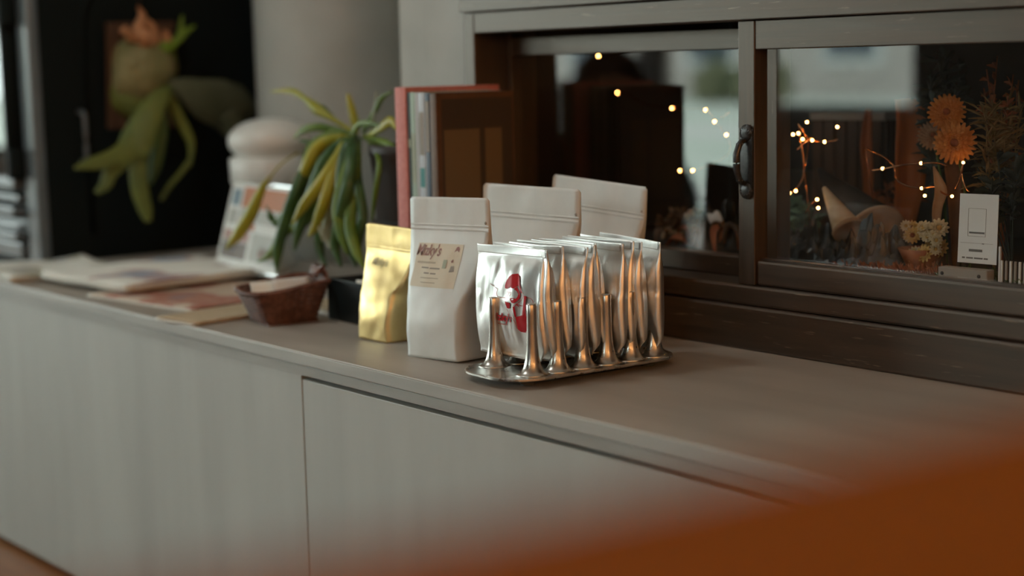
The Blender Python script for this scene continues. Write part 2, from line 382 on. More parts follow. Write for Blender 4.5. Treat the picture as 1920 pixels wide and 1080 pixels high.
# dark lining of the case behind the glass
box('case_back', XA, XB, 2.06, 2.08, 0.03, 0.50, M['case'], win)
box('case_side', XA-.014, XA-.001, 1.601, 2.06, 0.03, 0.50, M['case'], win)
box('case_side', XB+.001, XB+.014, 1.601, 2.06, 0.03, 0.50, M['case'], win)
box('case_floor', XA, XB, 1.601, 2.06, 0.030, 0.095, M['case'], win)
box('case_top', XA, XB, 1.567, 2.06, 0.50, 0.51, M['case'], win)
# ornate black pull on the sliding stile
hx, hy = -1.3610, 1.4863
hd = bpy.data.objects.new('pull_handle', None); C.objects.link(hd); hd.parent = win; hd.location = (hx, hy, 0.2365)
hd['label'] = 'ornate black cast iron pull'
bm = bmesh.new(); bx(bm, -.0105, .0105, -.0025, 0, -.0415, .0415, .0018)
fin('back_plate', bm, M['iron'], hd, True)
for s in (-1, 1):
    bm = bmesh.new()
    bmesh.ops.create_uvsphere(bm, u_segments=18, v_segments=8, radius=.0105)
    for v in bm.verts:
        a = math.atan2(v.co.z, v.co.x); rr = 1+.07*math.cos(9*a)
        v.co = Vector((v.co.x*rr, v.co.y*.36-.002, v.co.z*rr + s*.036))
    fin('rosette', bm, M['iron'], hd, True)
    bm = bmesh.new()
    for k in range(7):
        a = math.pi*(k/6); bmesh.ops.create_icosphere(bm, subdivisions=1, radius=.0013, matrix=Matrix.Translation((.0078*math.cos(a), -.0045, s*(.036+.0055*math.sin(a)))))
    fin('bead_ring', bm, M['iron'], hd, True)
gp = crom([(-.001, -.002, .027), (-.002, -.010, .024), (-.003, -.0155, .012), (-.003, -.0165, 0), (-.003, -.0155, -.012), (-.002, -.010, -.024), (-.001, -.002, -.027)], 6)
tube('grip', gp, [.0030+.0016*math.sin(math.pi*i/(len(gp)-1)) for i in range(len(gp))], M['iron'], hd, 10)
for s in (-1, 1):
    bm = bmesh.new()
    for k in range(5):
        bmesh.ops.create_icosphere(bm, subdivisions=1, radius=.0017, matrix=Matrix.Translation((-.002+.004*math.cos(k*1.256), -.0115+.003*math.sin(k*1.256), s*.0225)))
    fin('knuckle', bm, M['iron'], hd, True)

# ------------------------------------------------------------------ coffee pouches
def pouch_shape(W, H, wb, db, seed, dent=.007, pinch=.33, lean=0.0, lo=.14):
    def prm(v):
        o = 1-sst(lo, .83, v)
        D = db/2*o + .0011*(1-sst(.8, 1, v)) + .0007
        F_ = W/2*(1-o) + wb/2*o
        S = W/2*(1-o) + (wb/2+.006*(1-v))*o
        g = math.exp(-((v-pinch)/.07)**2)
        return o, D, F_-dent*g*o, S-dent*.2*g, F_
    def front(x, v):
        o, D, Fw, S, F0 = prm(v)
        u = max(-1, min(1, x/max(F0, 1e-4)))
        bul = .0045*math.sin(math.pi*min(1, v/.78))*(1-u*u) if v < .78 else 0
        wr = .0012*noise.noise(Vector((x*60, v*9, seed)))*(1 if v < .8 else .35)
        wr += .0010*math.sin(x*520+3*noise.noise(Vector((x*30, v*4, seed+4))))*sst(.78, .86, v)*(.6+.4*noise.noise(Vector((x*40, 1, seed))))
        return -D-bul+wr + lean*v*H
    return prm, front
def pouch(name, label, cat, loc, rot, W, H, wb, db, seed, film, group=None, dent=.007, pinch=.33):
    t = thing(name, label, cat, loc, group=group, rot=rot)
    prm, front = pouch_shape(W, H, wb, db, seed, dent, pinch)
    V = []; F = []; NV = 56; nf = 17; ns = 7
    for i in range(NV+1):
        v = i/NV; o, D, Fw, S, F0 = prm(v); ring = []
        z = v*H
        cr = min(1.0, (1-v)*H/.004); shr = -.004*(1-math.sqrt(max(0, 1-(1-cr)**2)))
        for k in range(nf):
            u_ = k/(nf-1); x = -F0+(F0+Fw)*u_; x *= (1+shr/W*2)
            ring.append((x, front(x, v), z))
        for k in range(1, ns):
            q = k/ns
            x = Fw+(S-Fw)*math.sin(math.pi*q)
            w_ = .0012*noise.noise(Vector((q*3, v*7, seed+9)))*o
            ring.append((x+w_+shr, -D+2*D*q, z))
        for k in range(nf):
            u_ = k/(nf-1); x = Fw-(F0+Fw)*u_; x *= (1+shr/W*2)
            ring.append((x, -front(-x, v), z))
        for k in range(1, ns):
            q = k/ns
            x = -(F0+(S-F0)*math.sin(math.pi*q))
            w_ = .0016*noise.noise(Vector((q*3, v*7, seed+19)))*o
            ring.append((x+w_-shr, D-2*D*q, z))
        V += ring
    n = 2*nf+2*(ns-1)
    for i in range(NV):
        for k in range(n):
            F.append((i*n+k, i*n+(k+1) % n, (i+1)*n+(k+1) % n, (i+1)*n+k))
    F.append(tuple(range(n))[::-1]); F.append(tuple(NV*n+k for k in range(n)))
    mesh('film_body', V, F, film, t)
    # zip ridge and heat seal line, front side
    for zz, hgt in ((.800, .0022), (.825, .0012)):
        Vz = []; Fz = []; m = 24
        for k in range(m+1):
            o, D, Fw, S, F0 = prm(zz); x = -Fw*.99+2*Fw*.99*k/m
            for dz, dy in ((-hgt, .0002), (0, -.0013), (hgt, .0002)):
                Vz.append((x, front(x, zz+dz/H)+dy, zz*H+dz))
        for k in range(m):
            for j in range(2): Fz.append((k*3+j, k*3+3+j, k*3+4+j, k*3+1+j))
        mesh('zip_ridge', Vz, Fz, film, t)
    V2, F2 = lathe_data([(.0022, 0), (.0016, .0006), (0, .0007)], 10)
    o, D, Fw, S, F0 = prm(.845)
    mesh('tear_notch', [(x+Fw-.006, front(Fw-.006, .845)-.0002-z, y*1.0+.845*H) for x, y, z in V2], F2, M['greyink'], t)
    return t, prm, front
def conform(V, F, front, H, off=.0006):
    return [(x, front(x, z/H)-off, z) for x, z in V], F
def grid_quad(x0, x1, z0, z1, nx=14, nz=14, sh=0.0):
    V = [(x0+(x1-x0)*i/nx + sh*(z0+(z1-z0)*j/nz-z0), z0+(z1-z0)*j/nz) for j in range(nz+1) for i in range(nx+1)]
    F = [(j*(nx+1)+i, j*(nx+1)+i+1, (j+1)*(nx+1)+i+1, (j+1)*(nx+1)+i) for j in range(nz) for i in range(nx)]
    return V, F
def flat_text(s, size, x, z, shear=0, bold=0, sx=1.0):
    V, F = text_data(s, size, shear, bold)
    return [(a*sx+x, b+z) for a, b, c in V], F

HB = .199
b1, prm1, fr1 = pouch('coffee_pouch', 'white upright coffee pouch with cream paper label, beside the gold pouch', 'coffee pouch',
                      (-1.594, 1.200, ZC+.0012), (R(0), R(-1.5), R(7)), .142, HB, .090, .078, 1.0, M['whitefilm'], 'white coffee pouches')
lx0, lx1, lz0, lz1 = -.052, .030, .088, .141
V, F = grid_quad(lx0, lx1, lz0, lz1)
lab = mesh('paper_label', *conform(V, F, fr1, HB, .0004), M['label'], b1, label='cream paper label')
V, F = flat_text("Mizky's", .0190, lx0+.000, .1262, .22, .0004, .80)
mesh('lettering', *conform(V, F, fr1, HB, .0009), M['mauve'], lab)
def bars(rows, par, fr, H, mt, off=.0008):
    V = []; F = []
    for x0, x1, z, h in rows:
        v, f = grid_quad(x0, x1, z, z+h, 6, 1); o = len(V); V += v; F += [tuple(o+q for q in ff) for ff in f]
    mesh('print_line', *conform(V, F, fr, H, off), mt, par)
bars([(-.046, -.012, .1165, .0022)], lab, fr1, HB, M['paleink'])
bars([(-.036, -.022, .1105, .0016), (-.020, -.002, .1100, .0016), (-.029, -.019, .1040, .0016), (-.017, -.007, .1037, .0016)], lab, fr1, HB, M['greyink'])
bars([(-.034, .000, .0985, .0011), (-.031, -.004, .0930, .0011)], lab, fr1, HB, M['paleink'])
bars([(.0015, .0085, .1115, .0105)], lab, fr1, HB, M['greenink'])
V = [(.0165, .1315), (.019, .1375), (.0225, .1385), (.0250, .1355), (.0245, .1315), (.0210, .1335)]; mesh('small_emblem', *conform(V, [tuple(range(6))], fr1, HB, .0009), M['mauve'], lab)
V = [(.0155, .1075), (.0165, .1145), (.0215, .1150), (.0235, .1085)]; mesh('small_emblem', *conform(V, [tuple(range(4))], fr1, HB, .0009), M['greyink'], lab)
V = [(.0145, .1205), (.0175, .1230), (.0185, .1195), (.0160, .1185)]; mesh('small_emblem', *conform(V, [tuple(range(4))], fr1, HB, .0009), M['mauve'], lab)

pouch('coffee_pouch', 'plain white coffee pouch standing between the labelled pouch and the sachet rack', 'coffee pouch',
      (-1.585, 1.315, ZC+.0012), (R(-1), R(1.0), R(9)), .166, .206, .085, .072, 2.0, M['whitefilm'], 'white coffee pouches')
pouch('coffee_pouch', 'plain white coffee pouch tilted behind the rear end of the sachet rack', 'coffee pouch',
      (-1.5775, 1.416, ZC+.0036), (R(-1), R(4.0), R(6)), .166, .206, .085, .070, 3.0, M['whitefilm'], 'white coffee pouches')
HG = .152
g1, prmg, frg = pouch('coffee_pouch', 'small pale gold foil coffee pouch next to the black box', 'coffee pouch',
                      (-1.762, 1.220, ZC+.0008), (0, R(1.5), R(3)), .104, HG, .060, .064, 4.0, M['goldfoil'], dent=.013, pinch=.42)
V, F = flat_text("Mizky's", .0135, -.030, .098, .2, .0002, .85)
mesh('lettering', *conform(V, F, frg, HG, .0008), M['goldink'], g1)

# ------------------------------------------------------------------ sachet rack
rk_loc = (-1.4125, 1.234, ZC); rk_rot = R(-3.5)
rk = thing('sachet_rack', 'satin steel rack with flared posts holding a row of silver sachets', 'rack', rk_loc, rk_rot)
def stadium(hx_, hy_, r, n=14):
    P = []
    for cx, cy, a0 in ((hx_-r, hy_-r, 0), (-hx_+r, hy_-r, 90), (-hx_+r, -hy_+r, 180), (hx_-r, -hy_+r, 270)):
        for k in range(n+1):
            a = R(a0+90*k/n); P.append((cx+r*math.cos(a), cy+r*math.sin(a)))
    return P
V = []; F = []; prof = [(-.006, .0085), (-.001, .0085), (.0008, .0098), (.0006, .0116), (-.0012, .0124), (-.004, .0118), (-.009, .0112)]
P0 = stadium(.0635, .132, .050)
n = len(P0)
for off, z in prof:
    for (x, y) in stadium(.0635+off, .132+off, .050+off): V.append((x, y, z))
for i in range(len(prof)-1):
    for k in range(n): F.append((i*n+k, i*n+(k+1) % n, (i+1)*n+(k+1) % n, (i+1)*n+k))
F.append(tuple(range(n))[::-1]); F.append(tuple((len(prof)-1)*n+k for k in range(n)))
bp_ = mesh('base_plate', V, F, M['steel'], rk); bp_.data.set_sharp_from_angle(angle=R(50))
post_prof = [(.0215, .0112), (.0180, .0122), (.0140, .0150), (.0110, .0200), (.0090, .0280), (.0076, .0380), (.0067, .0500), (.0062, .0650), (.0060, .0800), (.0060, .0915), (.0052, .0930), (0, .0932)]
Vp, Fp = lathe_data(post_prof, 28, .84, 1.0)
pme = bpy.data.meshes.new('post'); pme.from_pydata(Vp, [], Fp); pme.polygons.foreach_set('use_smooth', [True]*len(pme.polygons)); pme.materials.append(M['steel'])
POSTY = [-.082+.0365*k for k in range(6)]
for y in POSTY:
    for s in (-1, 1): link('post', pme, None, rk, (s*.0375-.0025, y, 0))
for s in (-1, 1):
    for y in (-.09, .09):
        lathe('foot', [(.008, 0), (.0085, .004), (.008, .0085)], M['rubber'], rk, 16, (s*.035, y, 0))

# ------------------------------------------------------------------ silver sachets
SW, SH = .105, .130
def sachet_fn(seed, T0):
    def T(x, z, side):
        u = x/(SW/2); v = z/SH
        e = .84+.16*max(0, 1-abs(u)**5)**.8
        vv = max(0, min(1, (v-.035)/.40)); bot = math.sin(vv*math.pi/2)**.8 if v > .035 else 0
        tt = max(0, min(1, (.915-v)/.30)); top = math.sin(tt*math.pi/2)**.85 if v < .915 else 0
        b = T0*e*bot*top
        n1 = noise.noise(Vector((u*1.7+seed, v*2.2, side*5.0)))
        n2 = abs(noise.noise(Vector((u*3.1+seed*2, v*3.4, side*3.0+seed))))
        cre = (.0030*n1 + .0050*(.25-n2))*min(1, max(0, 1-abs(u)**4)*1.6)*min(1, bot+.0)*min(1, top*1.4)
        for cx, cz, ang, amp, wd in ((-.30, .86, -62, .0042, .05), (.15, .87, -118, .0040, .05), (.80, .55, 100, .0032, .07), (.72, .34, 64, .0034, .06), (-.78, .5, 86, .0026, .07)):
            du, dv = u-cx*(1 if side > 0 else -1)-.12*math.sin(seed*3+cx), v-cz
            ca, sa = math.cos(R(ang)), math.sin(R(ang))
            along = du*ca+dv*sa; per = -du*sa+dv*ca
            if 0 < along < .45: cre -= amp*(1-along/.45)*math.exp(-(per/wd)**2)*min(1, along/.04)
        return max(.0004, b+cre if b > 0 else .0004)
    return T
def bendfn(seed):
    a = .004*math.sin(seed*2.1); b = .005*math.sin(seed*1.3+1)
    def B(x, z):
        u = x/(SW/2); v = z/SH
        return a*u*u + b*u*v + .004*(v-.5)**2*math.sin(seed) + .0035*math.sin(u*2.2+seed)*sst(.8, 1, v)
    return B
def sx_(x, v): return x*(1-.03*math.sin(math.pi*v)) + (.0035+.010*(1-v)*sst(0, .12, v) if x > 0 else 0)*(2*x/SW)
def make_sachet(seed, T0, label, loc, rot):
    t = thing('coffee_sachet', label, 'sachet', loc, rot=rot, group='silver coffee sachets in the rack')
    T = sachet_fn(seed, T0); B = bendfn(seed)
    nx, nz = 30, 40; V = []; F = []
    def xs_(i, z):
        v = z/SH; return sx_(-SW/2+SW*i/nx, v)
    for side in (-1, 1):
        for j in range(nz+1):
            z = SH*j/nz
            for i in range(nx+1):
                x = xs_(i, z); V.append((x, side*T(-SW/2+SW*i/nx, z, side)+B(x, z), z))
    m = (nx+1)*(nz+1)
    for j in range(nz):
        for i in range(nx):
            a = j*(nx+1)+i
            F.append((a, a+1, a+nx+2, a+nx+1)); F.append((m+a, m+a+nx+1, m+a+nx+2, m+a+1))
    for j in range(nz):
        a = j*(nx+1); F.append((a, a+nx+1, m+a+nx+1, m+a)); a += nx; F.append((a, m+a, m+a+nx+1, a+nx+1))
    for i in range(nx):
        F.append((i, m+i, m+i+1, i+1)); a = nz*(nx+1)+i; F.append((a, a+1, m+a+1, m+a))
    mesh('foil_body', V, F, M['foil'], t)
    # ribbed heat seal along the top
    Vs = []; Fs = []; rows = 9; mm = 30
    for j in range(rows):
        z = SH*(.925+.072*j/(rows-1))
        for i in range(mm+1):
            x = (-SW/2+SW*i/mm)*.985
            Vs.append((x, B(x, z)-.0008-.0007*(j % 2), z))
    for j in range(rows-1):
        for i in range(mm):
            a = j*(mm+1)+i; Fs.append((a, a+1, a+mm+2, a+mm+1))
    mesh('seal_strip', Vs, Fs, M['foil'], t)
    return t, T, B
rkM = Matrix.Translation(Vector(rk_loc)) @ Matrix.Rotation(rk_rot, 4, 'Z')
ORD = ['frontmost', 'second', 'third', 'fourth', 'fifth', 'sixth', 'seventh', 'eighth', 'ninth', 'rearmost']
first = None
for k in range(10):
    slot, sub = divmod(k, 2)
    y = POSTY[slot] + .0092 + sub*.0181 + .001*math.sin(k*3)
    pt = rkM @ Vector((-.0285 + .012*k/9 + .004*math.sin(k*2.3), y, .0225))
    lab_ = 'silver foil sachet with red bearded man print, frontmost in the rack' if k == 0 else 'crumpled silver foil sachet, %s in the steel rack' % (ORD[k] if k < 9 else 'the rearmost one')
    t, T, B = make_sachet(1.0+k*1.37, .0088+.0012*math.sin(k*1.9), lab_, pt, (R(-2.5+1.5*math.sin(k*1.7)), R([0, 1, -1, 1.5, 0, -1, 1, 0, 1.5, 3][k]), rk_rot+R(5+2*math.sin(k*2.7))))
    if k == 0: first = (t, T, B)
# printed emblem on the first sachet
t1, T1, B1 = first
def sfront(x, v):
    z = v*SH
    v = max(0, min(1, v)); k = 1-.03*math.sin(math.pi*v) + ((.0035+.010*(1-v)*sst(0, .12, v))*2/SW if x > 0 else 0)
    return -T1(x/k, z, -1)+B1(x, z)
def LG(cx, cy):
    px = 910+cx/8.31; py = 500+cy/8.31
    return ((px-903)*.000920-SW/2+.0165, .003+(658+(px-903)*.13-py)*.000630)
def fine_poly(pts):
    bm = bmesh.new(); vs = [bm.verts.new((*LG(*q), 0)) for q in pts]; f = bm.faces.new(vs)
    bmesh.ops.triangulate(bm, faces=[f]); 
    for _ in range(2): bmesh.ops.subdivide_edges(bm, edges=[e for e in bm.edges if e.calc_length() > .002], cuts=1, use_grid_fill=True)
    bmesh.ops.triangulate(bm, faces=bm.faces)
    bm.verts.index_update(); V = [(v.co.x, v.co.y) for v in bm.verts]; F = [tuple(v.index for v in f.verts) for f in bm.faces]; bm.free(); return V, F
def stroke(pts, wpx):
    P = [Vector((*q, 0)) for q in pts]; P = crom(P, 5); V = []; F = []
    for i, p in enumerate(P):
        t = (P[min(i+1, len(P)-1)]-P[max(i-1, 0)]).normalized(); s = Vector((-t.y, t.x, 0))*wpx/2
        V += [LG(p.x+s.x, p.y+s.y), LG(p.x-s.x, p.y-s.y)]
    F = [(2*i, 2*i+1, 2*i+3, 2*i+2) for i in range(len(P)-1)]
    return V, F
emb = None
def decal(name, VF, mt, off=.0011, par=None):
    V, F = VF
    return mesh(name, *conform(V, F, sfront, SH, off), mt, par or t1)
decal('print_turban', fine_poly([(335, 322), (333, 270), (350, 205), (380, 145), (420, 108), (470, 103), (510, 138), (530, 200), (536, 255), (505, 285), (470, 328), (440, 322), (430, 298), (400, 312), (375, 332), (350, 330)]), M['red'])
decal('print_beard', fine_poly([(472, 335), (500, 300), (512, 330), (540, 380), (554, 425), (545, 475), (512, 530), (480, 556), (450, 545), (425, 497), (430, 478), (475, 472), (503, 488), (517, 455), (522, 415), (500, 365)]), M['red'])
decal('print_hair', fine_poly([(505, 285), (536, 255), (552, 310), (588, 402), (570, 402), (542, 335), (520, 300)]), M['red'])
decal('print_mouth', fine_poly([(440, 500), (462, 486), (485, 490), (465, 508)]), M['foil'], .0016)
decal('print_cup', fine_poly([(350, 522), (427, 555), (420, 642), (375, 628)]), M['red'])
decal('print_apron', fine_poly([(494, 768), (590, 738), (636, 728), (650, 820), (692, 900), (684, 986), (620, 986), (615, 1010), (540, 1000), (507, 960), (496, 850)]), M['red'])
decal('print_strap', fine_poly([(468, 604), (492, 608), (506, 764), (486, 768)]), M['red'])
decal('print_strap', fine_poly([(608, 436), (642, 455), (630, 560), (636, 730), (585, 742), (597, 560)]), M['red'])
for nm, pts, wd in (('print_smoke', [(80, 250), (150, 300), (215, 335), (205, 395), (220, 448), (280, 465), (350, 468)], 9), ('print_arm', [(365, 640), (400, 720), (412, 880), (430, 955)], 6),
                    ('print_arm', [(425, 640), (440, 740), (482, 850), (500, 950)], 6), ('print_collar', [(600, 400), (585, 480), (520, 560), (475, 590)], 6), ('print_bow', [(470, 620), (520, 580), (582, 600)], 9),
                    ('print_bow', [(510, 560), (540, 610)], 9), ('print_glasses', [(370, 385), (395, 375), (405, 410), (385, 440), (372, 410)], 6), ('print_glasses', [(405, 410), (425, 375), (440, 410), (425, 445)], 6), ('print_shoulder', [(640, 460), (690, 490), (720, 560)], 5)):
    decal(nm, stroke(pts, wd), M['red'] if nm != 'print_smoke' else M['palered'])
V, F = text_data("Mizky's", .0125, 0.0, .0004)
x0, z0 = LG(120, 800)
decal('lettering', ([(a*.95+x0, b+z0-a*.02) for a, b, c in V], F), M['red'])
decal('print_line', stroke([(165, 862), (250, 875), (345, 892)], 14), M['palered'])

# ------------------------------------------------------------------ books
def book(name, label, x0, x1, y0, y1, h, cover, loc=(0, 0, ZC), band=None, page=None, title=None):
    t = thing(name, label, 'book', ((x0+x1)/2, y0, ZC), group='books standing beside the display window')
    hw = (x1-x0)/2; d = y1-y0; c = min(.0022, hw*.35)
    box('cover', -hw, -hw+c, 0, d, 0, h, cover, t); box('cover', hw-c, hw, 0, d, 0, h, cover, t)
    bm = bmesh.new(); bx(bm, -hw, hw, -.0025, .0015, 0, h, .001)
    fin('spine', bm, cover, t, True)
    box('page_block', -hw+c, hw-c, .0016, d-.004, .003, h-.003, page or M['paper'], t)
    if band:
        for (za, zb, mt) in band: box('spine_print', -hw*.7, hw*.7, -.0029, -.0024, za, zb, mt, t)
    return t, hw, d
BY = 1.322
pink = noisemat('pink_red_cloth', (.60, .20, .18), (.66, .25, .22), (200, 200, 200), .7, .1)
teald = mat('black_green_cover', (.010, .022, .020), .5); mint = mat('mint_cover', (.36, .46, .37), .6)
greyc = mat('pale_grey_cover', (.44, .44, .43), .6); bluew = mat('white_blue_cover', (.50, .54, .58), .6)
navy = mat('navy_cover', (.012, .028, .055), .5); brown = noisemat('brown_cover', (.10, .045, .018), (.14, .065, .028), (20, 20, 20), .6, .05)
darkbr = mat('dark_brown_print', (.055, .035, .022), .6); olive = mat('olive_brown_print', (.17, .11, .05), .6)
tealc = mat('teal_print', (.06, .26, .25), .6); bluep = mat('soft_blue_print', (.16, .20, .36), .6); inkd = mat('dark_ink', (.06, .06, .06), .7)
book('picture_book', 'tall pink-red cloth album at the plant end of the book row', -1.8785, -1.8525, BY-.002, BY+.165, .3345, pink)
book('picture_book', 'thin black-green book next to the pink-red album', -1.8515, -1.8447, BY, BY+.135, .3275, teald, band=[(.02, .05, M['greenink']), (.25, .262, M['greenink'])])
book('picture_book', 'thin mint green book in the row by the window', -1.8442, -1.8335, BY, BY+.135, .3275, mint, band=[(.08, .16, M['pwhite']), (.20, .27, M['greenink'])])
book('picture_book', 'slim pale grey book between mint and white-blue spines', -1.8330, -1.8265, BY, BY+.13, .3270, greyc)
book('picture_book', 'white and pale blue book with a teal patch on its spine', -1.8260, -1.8105, BY, BY+.135, .3270, bluew, band=[(.195, .222, tealc), (.02, .12, bluep), (.24, .30, M['greyink'])])
book('picture_book', 'navy blue book with pale spine lettering', -1.8100, -1.7985, BY, BY+.135, .3265, navy, band=[(.245, .315, M['greyink']), (.05, .16, bluep)])
tb, hwb, db_ = book('picture_book', 'brown book with window picture on its cover, nearest the window frame', -1.7980, -1.7830, BY, BY+.135, .3260, brown)
for (ya, yb, za, zb, mt) in ((.006, .132, .012, .318, darkbr), (.010, .072, .150, .275, olive), (.082, .112, .150, .275, olive), (.010, .072, .05, .144, olive), (.082, .112, .05, .144, olive)):
    box('cover_print', hwb, hwb+(.0003 if mt is darkbr else .0006), ya, yb, za, zb, mt, tb)

# ------------------------------------------------------------------ black box with paper
bb = thing('open_box', 'open black card box standing between the basket and the gold pouch', 'box', (-1.905, 1.295, ZC), R(-3))
for a in ((-.066, .066, -.045, -.042, .002, .060), (-.066, .066, .042, .045, .002, .060), (-.066, -.063, -.042, .042, .002, .060), (.063, .066, -.042, .042, .002, .060)):
    box('side_wall', *a, M['blackbox'], bb, .0006)
box('bottom', -.066, .066, -.045, .045, 0, .002, M['blackbox'], bb)
ps = thing('paper_wad', 'folded cream paper lying inside the black box', 'paper', (-1.885, 1.300, ZC+.0021), R(12))
V = []; F = []
for j in range(9):
    for i in range(9):
        x = -.035+.07*i/8; y = -.028+.056*j/8
        V.append((x, y, .058+.006*noise.noise(Vector((x*40, y*40, 2)))))
F = [(j*9+i, j*9+i+1, j*9+i+10, j*9+i+9) for j in range(8) for i in range(8)]
o = mesh('sheet', V, F, M['paper'], ps)
md = o.modifiers.new('thick', 'SOLIDIFY'); md.thickness = .056; md.offset = -1

# ------------------------------------------------------------------ wicker basket
bk = thing('wicker_basket', 'small dark brown wicker basket with a twisted handle knot', 'basket', (-2.004, 1.196, ZC), R(-9))
def bas_pt(a, h, off=0.0):
    # a in 0..1 round a rounded rectangle, h in 0..1 of wall height
    g = a*2*math.pi; c, s = math.cos(g), math.sin(g)
    p = 5.0; rr = (abs(c)**p+abs(s)**p)**(-1/p)
    hx_ = (.037+.016*h+off); hy_ = (.040+.018*h+off)
    x, y = c*rr*hx_, s*rr*hy_
    top = .043+.011*sst(-.05, .06, y)+.004*abs(x/.05)
    return Vector((x, y, .003+(top-.003)*h))
V = []; F = []
rows = 17; per = 120
for r_ in range(rows):
    pts = []
    for k in range(per+1):
        a = k/per; pts.append(bas_pt(a, (r_+.3)/rows, .0015*math.cos(a*math.pi*30+math.pi*r_)))
    v, f = tube_data(pts, .0015, 5, len(V)); V += v; F += f
mesh('woven_strands', V, F, M['wicker'], bk)['kind'] = 'stuff'
V = []; F = []
for k in range(30):
    v, f = tube_data([bas_pt(k/30+.0083, h/5) for h in range(6)], .0013, 5, len(V)); V += v; F += f
mesh('upright_stakes', V, F, M['wicker'], bk)['kind'] = 'stuff'
V = []; F = []
for ph in (0, 2.1, 4.2):
    pts = []
    for k in range(161):
        a = k/160; q = a*2*math.pi*26+ph; b = bas_pt(a, 1.0, .0024*math.cos(q)); b.z += .0024*math.sin(q)+.001; pts.append(b)
    v, f = tube_data(pts, .0021, 5, len(V)); V += v; F += f
mesh('braided_rim', V, F, M['wicker'], bk)
bm = bmesh.new(); bx(bm, -.036, .036, -.039, .039, 0, .003); fin('bottom', bm, M['wicker'], bk)
V = []; F = []
for k in range(7):                                      # knot of the handle on the far end
    x = -.016+.0055*k; pts = crom([(x, .046, .040), (x*.9, .060, .052), (x*.75, .064, .064), (x*.7, .056, .073), (x*.6, .050, .064)], 5)
    v, f = tube_data(pts, .0030, 6, len(V)); V += v; F += f
mesh('handle_knot', V, F, M['wicker'], bk)
v, f = tube_data(crom([(-.020, .056, .071), (-.006, .054, .076), (.008, .055, .073), (.026, .055, .078)], 6), .0030, 6)
mesh('handle_twist', v, f, M['wicker'], bk)
for i, (x, y, rz, tilt, lb) in enumerate(((.016, -.018, 76, 58, 'cream paper packet leaning against the near wall of the basket'), (.022, .012, 84, 66, 'white paper packet tucked at the back of the basket'))):
    q = bk.matrix_basis @ Vector((x, y, .020))
    pk = thing('paper_packet', lb, 'paper packet', q, rot=(R(tilt), 0, R(rz)))
    V = []; F = []
    for s in (1, -1):
        for j in range(7):
            for i2 in range(7):
                u, v_ = i2/6*2-1, j/6
                V.append((u*.030, .046*v_, s*(.0004+.0022*(1-u*u)*(1-(2*v_-1)**2))))
    for j in range(6):
        for i2 in range(6):
            a = j*7+i2; F.append((a, a+1, a+8, a+7)); F.append((49+a, 49+a+7, 49+a+8, 49+a+1))
    for j in range(6): F.append((j*7, j*7+7, 49+j*7+7, 49+j*7)); F.append((j*7+6, 49+j*7+6, 49+j*7+13, j*7+13))
    for i2 in range(6): F.append((i2, 49+i2, 50+i2, i2+1)); F.append((42+i2, 43+i2, 92+i2, 91+i2))
    mesh('packet', V, F, M['paper'] if i == 0 else M['pwhite'], pk)

# ------------------------------------------------------------------ newspapers and envelopes
def printmat(name, base, cols, sc_=(9, 9, 9), lo=.5):
    m = mat(name, base, .75); nt = m.node_tree; N = nt.nodes; Lk = nt.links
    tc = N.new('ShaderNodeTexCoord'); mp = N.new('ShaderNodeMapping'); mp.inputs['Scale'].default_value = sc_
    vo = N.new('ShaderNodeTexNoise'); vo.inputs['Scale'].default_value = 1; vo.inputs['Detail'].default_value = 2
    cr = N.new('ShaderNodeValToRGB'); cr.color_ramp.interpolation = 'EASE'
    e = cr.color_ramp.elements; e[0].position = lo; e[0].color = (*base, 1); e[1].position = 1; e[1].color = (*cols[-1], 1)
    for i, c in enumerate(cols): 
        q = e.new(lo+.06+.07*i); q.color = (*c, 1)
    Lk.new(tc.outputs['Object'], mp.inputs[0]); Lk.new(mp.outputs[0], vo.inputs['Vector']); Lk.new(vo.outputs['Fac'], cr.inputs[0]); Lk.new(cr.outputs[0], N['Principled BSDF'].inputs['Base Color'])
    return m
np1 = printmat('newsprint_pastel', (.82, .80, .74), [(.45, .30, .28), (.30, .38, .50), (.50, .42, .26)], (7, 7, 7), .53)
np2 = printmat('newsprint_rose', (.60, .48, .38), [(.40, .15, .11), (.45, .22, .16), (.32, .2, .2)], (8, 8, 8), .47)
def papers(name, label, cat, cx, cy, z, wd, ht, rz, mt, th, sheets=1, wav=.004, seed=0, curl=0):
    t = thing(name, label, cat, (cx, cy, ZC+z), R(rz), group='papers on the worktop' if cat != 'envelope' else None)
    nx, ny = 22, 22
    for s in range(sheets):
        V = []; F = []
        dx, dy = (random.uniform(-.006, .006), random.uniform(-.006, .006)) if s else (0, 0)
        for lay in (0, 1):
            for j in range(ny+1):
                for i in range(nx+1):
                    u, v = i/nx, j/ny; x = (u-.5)*wd+dx; y = (v-.5)*ht+dy
                    zz = th*(sheets-1-s) + (0 if lay == 0 else th*.92)
                    e = wav*(.5+.5*noise.noise(Vector((u*2.3+seed, v*2.3, seed+s*.02))))*(sheets-s)/sheets
                    zz += e + curl*max(0, (u-.75)/.25)**2*(.5+.5*v)
                    V.append((x, y, zz))
        m = (nx+1)*(ny+1)
        for j in range(ny):
            for i in range(nx):
                a = j*(nx+1)+i; F.append((a, a+nx+1, a+nx+2, a+1)); F.append((m+a, m+a+1, m+a+nx+2, m+a+nx+1))
        for i in range(nx): F.append((i, i+1, m+i+1, m+i)); a = ny*(nx+1)+i; F.append((a, m+a, m+a+1, a+1))
        for j in range(ny): a = j*(nx+1); F.append((a, m+a, m+a+nx+1, a+nx+1)); a += nx; F.append((a, a+nx+1, m+a+nx+1, m+a))
        mesh('sheet', V, F, mt if s == 0 else M['paper'], t)
    return t
